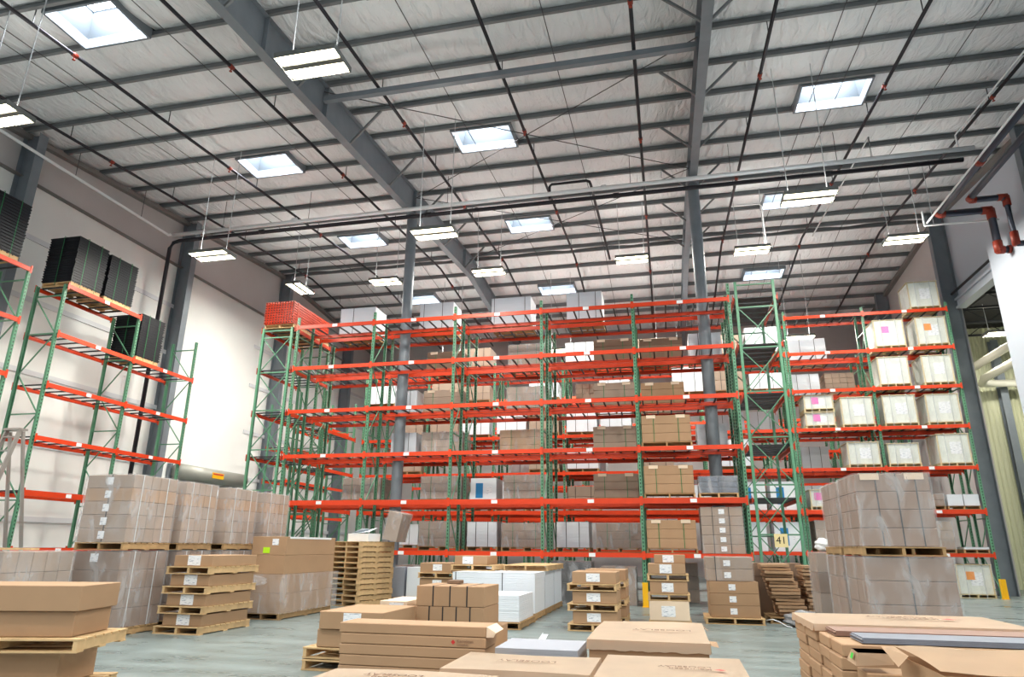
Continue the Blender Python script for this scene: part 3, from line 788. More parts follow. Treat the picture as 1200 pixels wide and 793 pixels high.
def panel_bundle(x, y, z, w, d, h, label, straps=(-.6,.1,.6), n=10, m='sheets', group=None, cover=True, rz=0.):
    t = thing('panel_bundle', label, 'bundle of sheets', (x,y,z+.002), rz, group)
    rr = random.Random(int(x*100+z*10))
    p = MB(); hh = h/n
    for k in range(n):
        e = rr.uniform(0,.006); p.box(-w/2+e,w/2-e,-d/2+e,d/2-e,hh*k,hh*(k+1)-.0015)
    p.build('sheets', M[m], t)
    for s in straps: strap_mb(w, d, h, sx=s*w/2).build('strap', M['strap'], t)
    if cover: MB().box(-w/2-.004,w/2+.004,-d/2-.004,d/2+.004,h,h+.005).build('cover_sheet', M['white_panel'], t)
    return t

def on_rack(kind, X0, X1, zlev, Yf, d, h, label, pal=True, palm='wood_dark', pallabel=None, **kw):
    z = zlev+HB+.001; x = (X0+X1)/2; w = X1-X0; y = Yf+d/2
    if pal:
        fpallet(X0-.02, X1+.02, Yf+.01, Yf+d-.01, z, pallabel or ('pallet under the '+label), palm); z += PH
    return kind(x, y, z, w, d, h, label, **kw)

# ------------------------------------------------------------------ goods on the long rack (front row)
D = .98
bayn = ['first','second','third','fourth','fifth']
def nm(lv, bay, row='long rack'): return '%s beam level, %s bay of the %s' % (ORD[lv], bayn[bay], row)
F1 = Y1+.02
def cl(X0, X1, lv, h, lab, Yf=F1, levels=LZ, **kw):
    kw.setdefault('rows', 3); kw.setdefault('straps', (-.5,.5)); kw.setdefault('strapm', 'strap_green')
    return on_rack(load, X0, X1, levels[lv], Yf, D, h-(PH if kw.get('pal', True) else 0), lab, pallabel='pallet under '+lab.split(' on ')[0]+' on '+lab.split(' on ')[1] if ' on ' in lab else None, **kw)
cl(-.62, .77, 2, .90, 'clean brown strapped cartons on '+nm(2,4), m='kraft', protectors=2)
cl(-.62, .75, 1, .90, 'clean brown strapped cartons on '+nm(1,4), m='kraft', protectors=2)
cl(-.62, .72, 0, .88, 'clean brown strapped cartons on '+nm(0,4), m='kraft', protectors=2)
# printed packs and the tall labelled stack at the end bay
on_rack(load, .88, 1.90, LZ[1], F1, D, .45, 'dark printed packs under clear film beside the end post', m='mixed', rows=3, nx=2, film='a',
        name='wrapped_pack_load', pallabel='pallet under the dark printed packs by the end post', palm='wood')
on_rack(load, .86, 1.96, LZ[0], F1-.02, 1.0, 1.22, 'tall five carton load with a column of white labels on the long rack', m='kraft_grey', rows=5,
        straps=(-.45,.35), labels=[(.0,.12+.244*k,.15,.13) for k in range(5)], film='thin', pal=False)

load(-2.75,20.2,0,1.1,.9,1.12,'black film wrapped load on the floor under the long rack',m='black_wrap',rows=2,film='a')
load(-1.45,20.2,0,.95,.9,1.0,'greyish wrapped cartons on the floor under the long rack',m='kraft_dark',rows=3,film='a')
load(.3,21.8,0,.9,.9,1.1,'tall greyish cartons on the floor behind the yellow guard',m='kraft_grey',rows=3,film='thin')
load(-4.6,20.2,0,1.2,.9,.9,'dark wrapped load on the floor behind the white sheet bundles',m='kraft_dark',rows=2,film='a')
load(-7.4,20.2,0,1.2,.9,.95,'dark wrapped cartons on the floor behind the box pile',m='kraft_dark',rows=2,film='a')
# second row
F2 = Y2+.02
cnt = ['first','second','third','fourth']
for i, (a, b) in enumerate(((-11.34,-9.96),(-8.25,-7.0),(-5.61,-4.21),(-2.97,-1.78))):
    on_rack(panel_bundle, a, b, LZ[5], F2, D, 1.0 if i != 0 else 1.02, 'white sheet bundle on top of the racks, %s counted from the roller door wall' % cnt[i],
            straps=((-.25,),(-.75,.35),(-.85,.7),(-.3,.65))[i], pallabel='pallet under the %s white sheet bundle on the rack top' % cnt[i])
R2 = 'second rack row'
F2 = Y2+.02
for a, b, lv, h, bay, what, m, fl in ((-2.19,-.84,2,.90,3,'greyish strapped cartons','kraft_grey',None),(-2.22,-.84,1,.86,3,'greyish strapped cartons','kraft_grey',None),(-2.18,-.84,0,.84,3,'film wrapped cartons','kraft_grey','a'),
        (-5.25,-3.7,2,.88,2,'banded brown cartons','kraft','thin'),(-5.1,-3.7,1,.86,2,'film wrapped cartons','kraft_grey','a'),(-5.15,-3.7,0,.84,2,'film wrapped cartons','kraft_grey','a'),
        (-7.95,-6.52,2,.88,1,'film wrapped cartons','kraft_grey','a'),(-7.9,-6.52,1,.86,1,'film wrapped cartons','kraft_grey','a'),(-7.9,-6.52,0,.9,1,'film wrapped cartons','kraft_grey','a'),
        (-10.7,-9.35,1,.84,0,'film wrapped cartons','kraft_grey','a')):
    cl(a, b, lv, h, what+' on '+nm(lv,bay,R2), Yf=F2, m=m, film=fl, protectors=0 if fl else 2)
for a, b, lv, h, bay, m, fl in ((-7.9,-6.6,4,.75,1,'kraft_dark',None),(-4.98,-3.7,4,.85,2,'kraft_grey','a'),(-2.1,-.82,4,.86,3,'kraft_dark',None),(-.62,.75,4,.80,4,'kraft_dark',None),
                         (-7.96,-6.6,3,.86,1,'kraft_grey',None),(-5.02,-3.72,3,.85,2,'kraft_grey','a'),(-2.14,-.82,3,.86,3,'kraft_grey',None),(-.63,.71,3,.80,4,'kraft',None)):
    cl(a, b, lv, h, ('wrapped' if fl else 'plain')+' cartons on '+nm(lv,bay,R2), Yf=F2, m=m, film=fl, protectors=0 if fl else 2)
for a, b, lv, bay in ((.95,1.95,4,4),(-9.0,-8.2,3,1),(-9.05,-8.15,2,1),(-3.4,-2.4,0,3),(1.0,1.9,2,4),(-6.28,-5.3,0,2)):
    on_rack(panel_bundle, a, b, LZ[lv], F2, D, .75, 'pale sheet bundle on '+nm(lv,bay,R2), straps=(-.4,.4), pallabel='pallet under pale sheet bundle, '+nm(lv,bay,R2))

# far aisle rack
F3 = Y3+.02
R3 = 'far aisle rack'
b3 = ['first','second','third','fourth','fifth','sixth']
rr = random.Random(3)
for lv in range(6):
    for bay in range(6):
        for s in range(2):
            q = rr.random()
            x0 = P3[bay]
            a = x0+.12+1.36*s; b = a+1.22
            if q < .5 or (bay == 5 and lv < 2): continue
            pos = ('roller door half','crate half')[s]
            hh = rr.choice((.6,.8,1.0))
            desc = 'far aisle rack, %s level, %s bay, %s' % (ORD[lv], b3[bay], pos)
            if q < .78:
                on_rack(panel_bundle, a, b, LR[lv], F3, D, hh, 'white sheets, '+desc, straps=(-.4,.4), pallabel='pallet under white sheets, '+desc, n=6)
            else:
                on_rack(load, a, b, LR[lv], F3, D, hh, 'brown cartons, '+desc, m='kraft_grey', rows=2, pallabel='pallet under brown cartons, '+desc, straps=(-.5,.5))
# items with blue or pink print glimpsed through the racks
def printed(x, y, z, w, d, h, label, m):
    t = thing('printed_box', label, 'box', (x,y,z+.002))
    put('carton', carton_mesh(w,d,h,'white_panel'), t)
    MB().box(-w*.3,-w*.02,-.003,0,-h*.3,h*.3).build('printed_patch', M[m], t, (0,-d/2-.001,h/2))
    put('shipping_label', lab_mesh(.2,.25), t, (w*.22,-d/2-.001,h*.5))

printed(-5.78, F2+.5, LZ[1]+HB+.001, .86, .9, .78, 'small white box with blue print in the second rack row', 'blue')
for nm_, x, lv, m in (('upper white box with blue print, crate side',4.2,1,'blue'),('upper white box with blue print, column side',3.05,1,'blue'),('lower white box with blue print, crate side',4.2,0,'blue'),('lower white box with blue print, column side',2.95,0,'blue')):
    printed(x, F3+.5, LR[lv]+HB+.001, .98, .9, 1.02, nm_+' seen through the racks', m)
# crate rack
Fc = Y3+.03; Dc = 1.0
def cr(X0, X1, lv, h, lab, **kw):
    return crate((X0+X1)/2, Fc+Dc/2, LR[lv]+HB, X1-X0, Dc, h, lab, **kw)
cr(9.42,10.45,6,1.12,'pale crate standing on the very top of the crate rack')
cr(8.02,9.06,5,1.14,'pale crate on sixth level beside the middle post', deco='pink')
cr(9.48,10.50,5,1.16,'pale crate with an orange paper on the sixth level', deco='sticker_orange')
cr(7.96,9.00,4,1.16,'pale crate on fifth level beside the middle post')
cr(9.46,10.46,4,1.14,'pale crate on fifth level beside the wall post')
cr(5.22,6.24,3,.60,'low crate at the bottom of the two piled on fourth level', deco='pink')
crate(5.74, Fc+Dc/2, LR[3]+HB+.625, 1.02, Dc, .64, 'low crate topping the pair piled on fourth level', deco='pink')
cr(6.50,7.58,3,1.14,'pale crate alone beside the piled pair on fourth level')
cr(7.92,9.02,3,1.16,'pale crate on fourth level beside the middle post')
cr(9.36,10.44,3,1.14,'pale crate on fourth level beside the wall post')
cr(6.52,7.58,2,.92,'lower whitish crate on third level, bay away from the wall')
cr(7.85,8.88,2,.85,'short pale crate on third level beside the middle post')
cr(9.50,10.52,2,1.15,'tall pale crate on third level beside the wall post')
cr(5.05,5.75,1,.72,'small white crate with pink print on second level', deco='pink')
cr(9.36,10.42,0-0,1.0,'x') if False else None
crate(9.9, Fc+Dc/2, .0, 1.06, Dc, 1.07, 'pale crate with orange marked label on the floor under the crate rack', deco='sticker_orange')
on_rack(panel_bundle, 9.5, 10.48, LR[1], Fc, Dc, .38, 'white sheets laid flat on the second level beside the wall post', straps=(0,), pallabel='pallet under flat white sheets on second crate level')
on_rack(load, 8.75, 9.4, LR[1], Fc, Dc, .4, 'small wrapped pack beside the flat white sheets', m='kraft_dark', film='a', rows=2, pallabel='pallet under the small wrapped pack by white sheets')
on_rack(load, 8.6, 9.5, LR[0], Fc, Dc, .92, 'grey brown wrapped cartons behind the big double load', m='kraft_grey', film='a', rows=3, pallabel='pallet under wrapped cartons behind the big double load')
on_rack(panel_bundle, 9.75, 10.5, LR[0], Fc, Dc, .07, 'single flat white sheets on a pallet, lowest crate level', straps=(), n=2, pallabel='pallet under the single flat white sheets')
on_rack(load, 5.1, 6.4, LR[0], Fc, Dc, .95, 'grey wrapped cartons on lowest level by the braced end rack', m='kraft_grey', film='a', rows=3, pallabel='pallet under grey cartons by the braced end rack')
for i, (a, b, lv) in enumerate(((3.3,4.5,1),(3.3,4.5,0))):
    pass
# goods behind the crates on the rearmost rack
F4 = Y4+.02
for i, (a, b, lv, k) in enumerate(((5.0,6.2,4,'w'),(6.4,7.5,4,'b'),(5.2,6.6,5,'w'),(7.9,9.2,4,'b'),(5.2,6.2,2,'w'),(6.5,7.4,1,'b'),(5.1,6.2,1,'w'),(2.0,3.2,3,'w'),(3.4,4.5,3,'w'),(2.0,3.2,2,'w'),(3.4,4.5,1,'b'),(2.0,3.2,4,'b'),(-9.5,-8.3,3,'w'),(-6.4,-5.2,2,'w'),(-3.6,-2.4,2,'w'),(-3.6,-2.4,4,'b'))):
    ds = 'rack behind far aisle rack, %s level, %s of its loads' % (ORD[lv], ['first','second','third','fourth','fifth','sixth','seventh','eighth','ninth','tenth','eleventh','twelfth','thirteenth','fourteenth','fifteenth','sixteenth'][i])
    if k == 'w': on_rack(panel_bundle, a, b, LR[lv], F4, D, .85, 'white bundle, '+ds, straps=(-.4,.4), pallabel='pallet under white bundle, '+ds, n=5)
    else: on_rack(load, a, b, LR[lv], F4, D, .85, 'pinkish cartons, '+ds, m='kraft_grey', rows=4, nx=4, pallabel='pallet under pinkish cartons, '+ds, straps=())

# ------------------------------------------------------------------ orange spare beams stacked on the end rack
bm_len = 2.5
def spare_mesh():
    p = MB(); w, h, e = .034, .07, .009
    p.box(-w,-w+e,0,bm_len,0,h).box(w-e,w,0,bm_len,0,h).box(-w+e,w-e,0,bm_len,0,e).box(-w+e,w-e,0,bm_len,h-e,h)
    p.box(-w-.008,-w,.25,.31,0,.089).box(w,w+.008,.25,.31,0,.089).box(-w-.008,-w,bm_len-.05,bm_len,0,.089).box(w,w+.008,bm_len-.05,bm_len,0,.089)
    i, j = w-e-.001, .004                                  # inner faces coloured dark, painting in the shade of the hollow section
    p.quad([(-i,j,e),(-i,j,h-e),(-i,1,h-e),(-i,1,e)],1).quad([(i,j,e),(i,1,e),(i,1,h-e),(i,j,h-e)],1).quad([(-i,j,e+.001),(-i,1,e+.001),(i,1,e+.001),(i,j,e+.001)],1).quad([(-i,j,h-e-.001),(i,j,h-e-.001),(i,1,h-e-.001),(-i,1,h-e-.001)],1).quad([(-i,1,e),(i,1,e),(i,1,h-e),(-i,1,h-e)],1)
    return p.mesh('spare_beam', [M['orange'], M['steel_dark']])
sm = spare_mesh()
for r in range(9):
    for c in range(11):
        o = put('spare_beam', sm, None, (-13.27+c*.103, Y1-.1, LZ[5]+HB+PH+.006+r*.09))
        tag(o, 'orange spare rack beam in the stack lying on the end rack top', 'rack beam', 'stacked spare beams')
fpallet(-13.32, -12.18, Y1+.0, Y1+1.2, LZ[5]+HB, 'pallet under the stacked orange spare beams, open side')
fpallet(-13.32, -12.18, Y1+1.3, Y1+2.5, LZ[5]+HB, 'pallet under the stacked orange spare beams, aisle side')

# ------------------------------------------------------------------ black plastic pallets on the wall rack
def plastic_mesh(w, d, h):
    p = MB()
    p.box(-w/2,w/2,-d/2,d/2,h*.42,h-.004)
    for x in (-w/2+.02, -.08, w/2-.18): p.box(x,x+.16,-d/2+.015,d/2-.015,.0,h*.42)
    for y in (-d/2+.015, -.08, d/2-.175): p.box(-w/2+.02,w/2-.02,y,y+.16,.0,h*.36)
    return p.mesh('plastic_pallet', M['plastic_black'])
def black_stack(x0, x1, y0, y1, z, h, n, where):
    fpallet(x0+.02, x1-.02, y0+.02, y1-.02, z, 'wooden pallet under the black pallets '+where, 'wood')
    hh = (h-PH)/n; me = plastic_mesh(x1-x0, y1-y0, hh*1.0)
    rr = random.Random(n)
    for k in range(n):
        o = put('plastic_pallet', me, None, ((x0+x1)/2+rr.uniform(-.008,.008), (y0+y1)/2+rr.uniform(-.012,.012), z+PH+.003+k*hh))
        tag(o, 'black plastic pallet in the strapped stack '+where, 'pallet', 'black pallets '+where)
    w, d = x1-x0, y1-y0
    t = thing('green_strap', 'green straps tied around the black pallets '+where, 'strap', ((x0+x1)/2,(y0+y1)/2,z+.02))
    for s in (-.45,.45):
        strap_mb(w+.06, d, h, sy=s*d/2, e=.004).build('strap_loop', M['strap_green'], t)
    strap_mb(w, d+.06, h, sx=.0, e=.004).build('strap_loop', M['strap_green'], t)
zt = LZ[5]+HB
black_stack(-17.62, -16.56, 14.79, 15.9, zt, 1.56, 18, 'above the first bay of the wall rack')
black_stack(-17.62, -16.56, 16.02, 17.14, zt, 1.5, 18, 'above the first bay next to the middle post')
black_stack(-17.62, -16.56, 17.68, 18.72, LZ[4]+HB, 1.56, 18, 'one level lower past the middle post')
black_stack(-17.62, -16.56, 12.0, 13.15, zt, 1.65, 18, 'on the rack cut by the picture edge')

# ladder
t = thing('step_ladder', 'aluminium step ladder standing in front of the wall rack, tops level with fourth beam', 'ladder', (-15.5,13.2,0))
for sx in (-.26,.26):
    MB().bar((sx,-1.0,.0),(sx*.75,0,4.15),.05,.09).build('front_rail', M['aluminium'], t)
    MB().bar((sx,.95,.0),(sx*.75,.08,4.1),.05,.07).build('rear_rail', M['aluminium'], t)
for k in range(12):
    f = (k+.8)/12.4; MB().box(-.26+.06*f,.26-.06*f,-1.0+f-.05,-1.0+f+.05,4.15*f-.015,4.15*f+.015).build('step', M['aluminium'], t)
MB().box(-.24,.24,-.08,.16,4.12,4.17).build('top_cap', M['aluminium'], t)
# ------------------------------------------------------------------ double stacked wrapped loads by the wall
def big_wrapped(X0, X1, Y0, Y1_, z, h, label, pl, m, **kw):
    fpallet(X0, X1, Y0, Y1_, z, pl, 'wood_dark')
    kw.setdefault('film', 'b'); kw.setdefault('rows', 5)
    return load((X0+X1)/2, (Y0+Y1_)/2, z+PH+.001, X1-X0-.03, Y1_-Y0-.03, h, label, m=m, ny=kw.pop('ny', 5), **kw)
LH = 1.24
T2 = PH+LH+.02
big_wrapped(-10.75,-9.75,8.6,9.9,0,LH,'lower wrapped load nearest the open boxes pile along the wall side','pallet under the lower wrapped load nearest the big plain boxes',['kraft_grey'],
            labels=[(.2,1.1,.16,.14),(-.6,1.1,.16,.14)], rows=4)
UB = (( -10.22,-9.2,10.3,11.45),(-10.3,-9.25,11.75,12.75),(-10.3,-9.25,13.15,14.2),(-10.3,-9.25,14.55,15.6))
nmU = ['first','second','third','fourth']
for i, (a, b, c, d) in enumerate(UB):
    big_wrapped(a, b, c, d, 0, LH, 'lower wrapped load of the %s double stack from the open end' % nmU[i], 'floor pallet of the %s double wrapped stack' % nmU[i], ['kraft_dark' if i < 2 else 'kraft_grey'],
                ystraps=(-.45,.5), labels=[(-.1,1.13,.16,.14)], rows=4)
    big_wrapped(a, b, c, d, T2, 1.16, 'upper wrapped load of the %s double stack from the open end' % nmU[i], 'upper pallet of the %s double wrapped stack' % nmU[i],
                ['kraft_grey','kraft_grey','kraft_grey','kraft','kraft_grey'], ystraps=(-.6,.55), straps=(.05,) if i == 0 else (),
                labels=[(.0,.12+.232*k,.13,.13) for k in range(5)] if i == 0 else [(.3,1.05,.13,.13)])
t = thing('wood_plank', 'loose wooden plank lying on top of the lower wrapped load', 'plank', (-10.3,9.2,T2-.0))
MB().box(-.5,.45,-.08,.08,0,.03).build('board', M['wood'], t)

# plain big boxes near the open end by the wall, turned a little
A0 = math.radians(15)
def turned(cx, cy, w, d):     # centre of a w x d piece whose near inner corner is at (cx, cy)
    return cx-w/2*math.cos(A0)-d/2*math.sin(A0), cy-w/2*math.sin(A0)+d/2*math.cos(A0)
x, y = turned(-5.85, 6.12, 1.7, 1.0); pallet(x, y, 0, 1.7, 1.0, 'floor pallet beneath the plain big boxes', A0)
x, y = turned(-6.06, 6.2, 1.5, .7); box_thing(x, y, PH+.002, 1.5, .7, .335, 'lowest plain brown box between two pallets near the open end', 'kraft', A0, tape=False)
x, y = turned(-5.73, 6.05, 1.7, .95); pallet(x, y, .47, 1.7, .95, 'second pallet carrying two plain big boxes', A0)
x, y = turned(-5.89, 6.12, 1.6, .68); box_thing(x, y, .603, 1.6, .68, .238, 'middle plain brown box on the second pallet', 'kraft', A0, tape=False)
x, y = turned(-5.83, 6.08, 1.7, .75); box_thing(x, y, .845, 1.7, .75, .245, 'topmost plain brown box of the pile near the open end', 'kraft', A0, tape=False)

# box, pallet, box, pallet pile in front of the wrapped loads
for k in range(4):
    z = k*(PH+.2); dx = .02*k
    fpallet(-8.93+.03*k, -8.0+.02*k, 11.0-.0, 12.5, z, '%s pallet of the four box and pallet pile' % ORD[k], 'wood')
    box_thing(-8.42+dx, 11.75, z+PH+.002, .78, 1.36, .19, '%s labelled box of the four box and pallet pile' % ORD[k], 'kraft', lab=(.02,.1,.26,.17), tape=False)
# large carton pile beside it, lower half wrapped
fpallet(-8.9,-8.05,13.6,15.9,0,'pallet under the tall half wrapped cartons','wood_dark')
for k in range(4):
    hh = .385; z = PH+.002+k*(hh+.001)
    t = box_thing(-8.47,14.75,z,.82,2.25,hh,'%s long carton of the half wrapped pile with green sticker' % ORD[k], 'kraft', tape=False)
    if k == 3:
        put('shipping_label', lab_mesh(.15,.13), t, (.15,-1.128,.27)); MB().box(-.08,.08,-.003,0,-.06,.06).build('sticker', M['sticker_green'], t, (-.05,-1.128,.1))
        MB().box(.411,.414,-1.0,.9,.34,.383).build('white_edge_tape', M['paper'], t)
t = thing('stretch_wrap', 'loose clear wrap around the lower half of the big cartons', 'plastic wrap', (-8.47,14.75,PH))
put('stretch_film', film_mesh(1.0,2.45,.7735,'w'), t)
b = MB()
t = thing('hanging_wrap_wad', 'crumpled wad of clear wrap hanging at the half wrapped cartons', 'plastic wrap', (-8.6,13.42,.78))
bm = bmesh.new(); bmesh.ops.create_icosphere(bm, subdivisions=3, radius=1)
rr = random.Random(5)
for v in bm.verts: v.co = Vector((v.co.x*.3, v.co.y*.05, v.co.z*.1))*rr.uniform(.75,1.15)
me = bpy.data.meshes.new('wad'); bm.to_mesh(me); bm.free(); me.materials.append(M['film']); put('film_wad', me, t)

# empty pallet stack, slightly turned
for k in range(12):
    rr = random.Random(k)
    pallet(-8.15+rr.uniform(-.015,.015), 17.75+rr.uniform(-.015,.015), k*.134, 1.04, 1.3, 'empty wooden pallet in the tall turned stack behind the half wrapped cartons', math.radians(-21), 'wood', .133, 'empty pallets in the tall stack')
# upright sheets behind
fpallet(-7.8,-6.85,18.72,19.45,0,'pallet under the upright grey and white sheets','wood_dark')
panel_bundle(-7.52,19.1,PH+.001,.36,.6,.8,'upright grey sheets beside the empty pallet stack',straps=(),m='grey_panel',n=2,cover=False)
panel_bundle(-7.08,19.1,PH+.001,.4,.6,.8,'upright white sheets next to the grey ones',straps=(),m='white_panel',n=2,cover=False)
# tilted wrapped load and open box with papers on the rack bottom behind pallets
t = thing('tilted_carton', 'tall wrapped carton leaning on the stack of empty pallets', 'box', (-7.35,17.9,1.62), 0)
o = put('carton', carton_mesh(.4,.7,.75,'kraft_grey'), t, (0,0,.02), (0,math.radians(12),0))
put('stretch_film', film_mesh(.43,.73,.77,'t'), t, (0,0,.02), (0,math.radians(12),0))
t = thing('open_box', 'open box of white papers on top of the empty pallets', 'box', (-8.1,17.6,1.612), math.radians(-15))
MB().box(-.35,.35,-.25,.25,0,.02).box(-.35,.35,-.25,-.235,.02,.2).box(-.35,.35,.235,.25,.02,.2).box(-.35,-.335,-.235,.235,.02,.2).box(.335,.35,-.235,.235,.02,.2).build('tray', M['paper'], t)
MB().quad([(-.3,-.2,.2),(.32,-.2,.24),(.3,.2,.36),(-.28,.22,.22)]).quad([(-.25,-.2,.22),(.1,-.22,.34),(.2,.1,.3),(-.28,.1,.26)]).build('paper_sheets', M['white_panel'], t)

# pile between empty pallets and white sheets
for k in range(3):
    z = .26+k*(PH+.2) if k else .0
for k in range(3):
    z = k*(PH+.24)
    fpallet(-6.25,-5.3,16.9,17.95,z,'%s pallet of the box pile behind the strapped cartons' % ORD[k],'wood')
    box_thing(-5.8,17.42,z+PH+.002,.82,.95,.23,'%s labelled box of the pile behind the strapped cartons' % ORD[k],'kraft',lab=(.05,.12,.24,.15),tape=False)
# white sheet bundles on the floor
for i, (ya, yb) in enumerate(((15.2,16.45),(16.5,17.75),(17.8,19.05))):
    fpallet(-4.82,-2.9,ya,yb,0,'floor pallet of the %s white sheet bundle in the aisle' % ['nearer','middle','farther'][i],'wood_dark')
    panel_bundle(-3.86,(ya+yb)/2,PH+.001,1.88,yb-ya-.03,.82,'%s of the three big white sheet bundles on the aisle floor' % ['nearer','middle','farther'][i],straps=(-.92,.22) if i == 0 else (0,),n=7)
fpallet(-5.1,-4.05,16.0,17.2,.96,'pallet lying on the white sheet bundles under a brown box','wood')
box_thing(-4.62,16.55,.96+PH+.002,.8,1.0,.2,'brown labelled box on a pallet atop the white sheet bundles','kraft',lab=(-.08,.1,.26,.17),tape=False)
fpallet(-3.95,-2.85,16.5,17.7,.96,'empty pallet lying on the white sheet bundles, nearer one','wood')
fpallet(-3.95,-2.85,17.76,18.96,.96,'empty pallet lying on the white sheet bundles, farther one','wood')
fpallet(-3.9,-2.85,13.4,14.9,0,'pallet under the low white sheet pile','wood_dark')
panel_bundle(-3.38,14.15,PH+.001,.98,1.4,.47,'low pile of white sheets in front of the big bundles',straps=(),n=7,cover=False)

# two box and pallet piles in the middle of the aisle
for i, (yc, xo) in enumerate(((14.1,0.),(15.6,.08))):
    for k in range(3):
        z = k*(PH+.225)
        fpallet(-1.98+xo,-1.03+xo,yc-.55,yc+.55,z,'%s pallet of the %s box pile in the mid aisle' % (ORD[k],['front','rear'][i]),'wood')
        box_thing(-1.46+xo,yc,z+PH+.002,.84,1.02,.215,'%s labelled box of the %s box pile in the mid aisle' % (ORD[k],['front','rear'][i]),'kraft',lab=(-.02,.11,.26,.15),tape=False)

# pile by the yellow guard
fpallet(-.5,.33,14.65,15.5,0,'floor pallet of the mixed pile by the yellow guard','wood')
box_thing(-.09,15.05,PH+.002,.78,.8,.36,'lowest deep box of the mixed pile by the yellow guard','kraft_light',lab=(-.02,.17,.27,.2),tape=False)
fpallet(-.5,.33,14.65,15.5,.495,'middle pallet of the mixed pile by the yellow guard','wood')
box_thing(-.08,15.07,.495+PH+.002,.74,.8,.24,'middle labelled box of the mixed pile by the yellow guard','kraft',lab=(-.02,.12,.23,.17),tape=False)
fpallet(-.5,.33,14.65,15.5,.87,'top pallet of the mixed pile by the yellow guard','wood')
box_thing(-.1,15.05,.87+PH+.002,.74,.8,.2,'wide box of the mixed pile under the smallest box','kraft',lab=(-.02,.1,.24,.17),tape=False)
box_thing(-.03,15.08,.87+PH+.205,.62,.66,.17,'smallest box topping the mixed pile by the yellow guard','kraft',lab=(-.03,.09,.22,.14),tape=False)
# dark wrapped goods behind it
load(1.2,17.6,0,.7,.9,1.05,'dark wrapped goods in the shade between the two piles',m='kraft_dark',rows=3,film='d')

# three boxes and two wrapped ones near the end post
fpallet(.63,1.82,15.62,16.75,0,'pallet under the three labelled boxes near sign 41','wood')
for k in range(3):
    box_thing(1.25,16.2,PH+.002+k*.237,1.0,1.02,.235,'%s of three plain labelled boxes below the strapped pair' % ['lowest','middle','top'][k],'kraft',lab=(-.03,.12,.14,.12),tape=False)
load(1.2,16.2,PH+.004+3*.237,.95,.98,.49,'strapped and wrapped pair of cartons on three plain boxes',m='kraft_grey',rows=2,straps=(-.6,),labels=[(-.1,.12,.14,.12),(-.1,.36,.14,.12)],film='thin')
# white strap tail
t = thing('loose_strap', 'loose white strap curling on the floor beside the pallet', 'strap', (1.9,15.6,0))
MB().tube([(-.05,.1,.1),(.06,.0,.13),(.18,-.05,.09),(.3,-.15,.02),(.38,-.28,.012)], .01, 6).build('strap_tail', M['strap_white'], t, smooth=True)

# flattened cartons
fpallet(1.98,3.3,16.1,17.2,0,'pallet under the two heaps of flattened cartons','wood_dark')
rr = random.Random(11)
for c_, (x, n, top) in enumerate(((2.38,15,1.2),(3.0,14,1.18))):
    z = PH+.03+(.0)
    for k in range(n):
        hh = (top-PH-.03)/n
        lean = (-.30 if c_ == 0 else -.1)*(k/n)+.1
        tl = math.radians(rr.uniform(-1.2,1.2))
        o = put('flattened_carton', carton_mesh(.58,.86,hh*.8,'kraft',.003), None, (x+lean+rr.uniform(-.02,.02), 16.6+rr.uniform(-.06,.06), z+k*hh+.002), (0,tl,rr.uniform(-.05,.05)))
        tag(o, ('flattened brown carton in the leaning heap beside the labelled boxes' if c_ == 0 else 'flattened brown carton in the straighter heap beside the big wrapped load'), 'flattened box', ['leaning flattened cartons','straighter flattened cartons'][c_])
box_thing(2.35,17.45,.9,1.1,.5,.3,'dark edged carton lying behind the flattened heaps','kraft_dark',tape=False)
box_thing(2.35,17.45,0,1.1,.5,.895,'tall carton standing behind the flattened heaps','kraft_dark',tape=False)
def lump(name, label, cat, x, y, z, sx, sy, sz, m, seed, kind=None):
    bm = bmesh.new(); bmesh.ops.create_icosphere(bm, subdivisions=4, radius=1)
    rr = random.Random(seed); off = [rr.uniform(0,6) for _ in range(6)]
    for v in bm.verts:
        n = v.co.copy(); r = 1+.13*math.sin(5*n.x+off[0])*math.sin(4*n.y+off[1])+.09*math.sin(9*n.z+off[2]+3*n.x)+.05*math.sin(17*n.x+11*n.y+off[3])
        v.co = Vector((n.x*sx*r, n.y*sy*r, max(n.z*sz*r, -sz*.75)+sz*.75))
    me = bpy.data.meshes.new(name); bm.to_mesh(me); bm.free(); me.materials.append(M[m]); me.polygons.foreach_set('use_smooth', [True]*len(me.polygons))
    o = put(name, me, None, (x,y,z)); tag(o, label, cat, None, kind); return o
lump('plastic_heap', 'crumpled grey plastic heap on the floor by the flattened cartons', 'plastic sheet', 2.62, 15.6, .002, .42, .32, .17, 'bag_grey', 2)

# big double wrapped load near the crates, two deep
for i, (ya, yb) in enumerate(((11.0,12.15),(12.3,13.45))):
    w_ = ['front','rear'][i]
    fpallet(2.68,3.9,ya,yb,0,'floor pallet of the %s big double load' % w_,'wood_dark')
    load(3.29,(ya+yb)/2,PH+.001,1.16,yb-ya-.04,1.27,'lower film wrapped load of the %s big double load' % w_,m='kraft_brown',rows=4,nx=2 if i == 0 else 1,ny=2,straps=(.0,),film='e')
    fpallet(2.70,3.8,ya,yb,PH+1.29,'upper pallet of the %s big double load' % w_,'wood_dark')
    load(3.24,(ya+yb)/2,PH*2+1.292,1.0,yb-ya-.06,1.03,'upper strapped and wrapped load of the %s big double load' % w_,m='kraft_brown',rows=4,nx=1,ny=2,straps=(-.45,.1,.62) if i == 0 else (.3,),film='e',protectors=2 if i == 0 else 0)
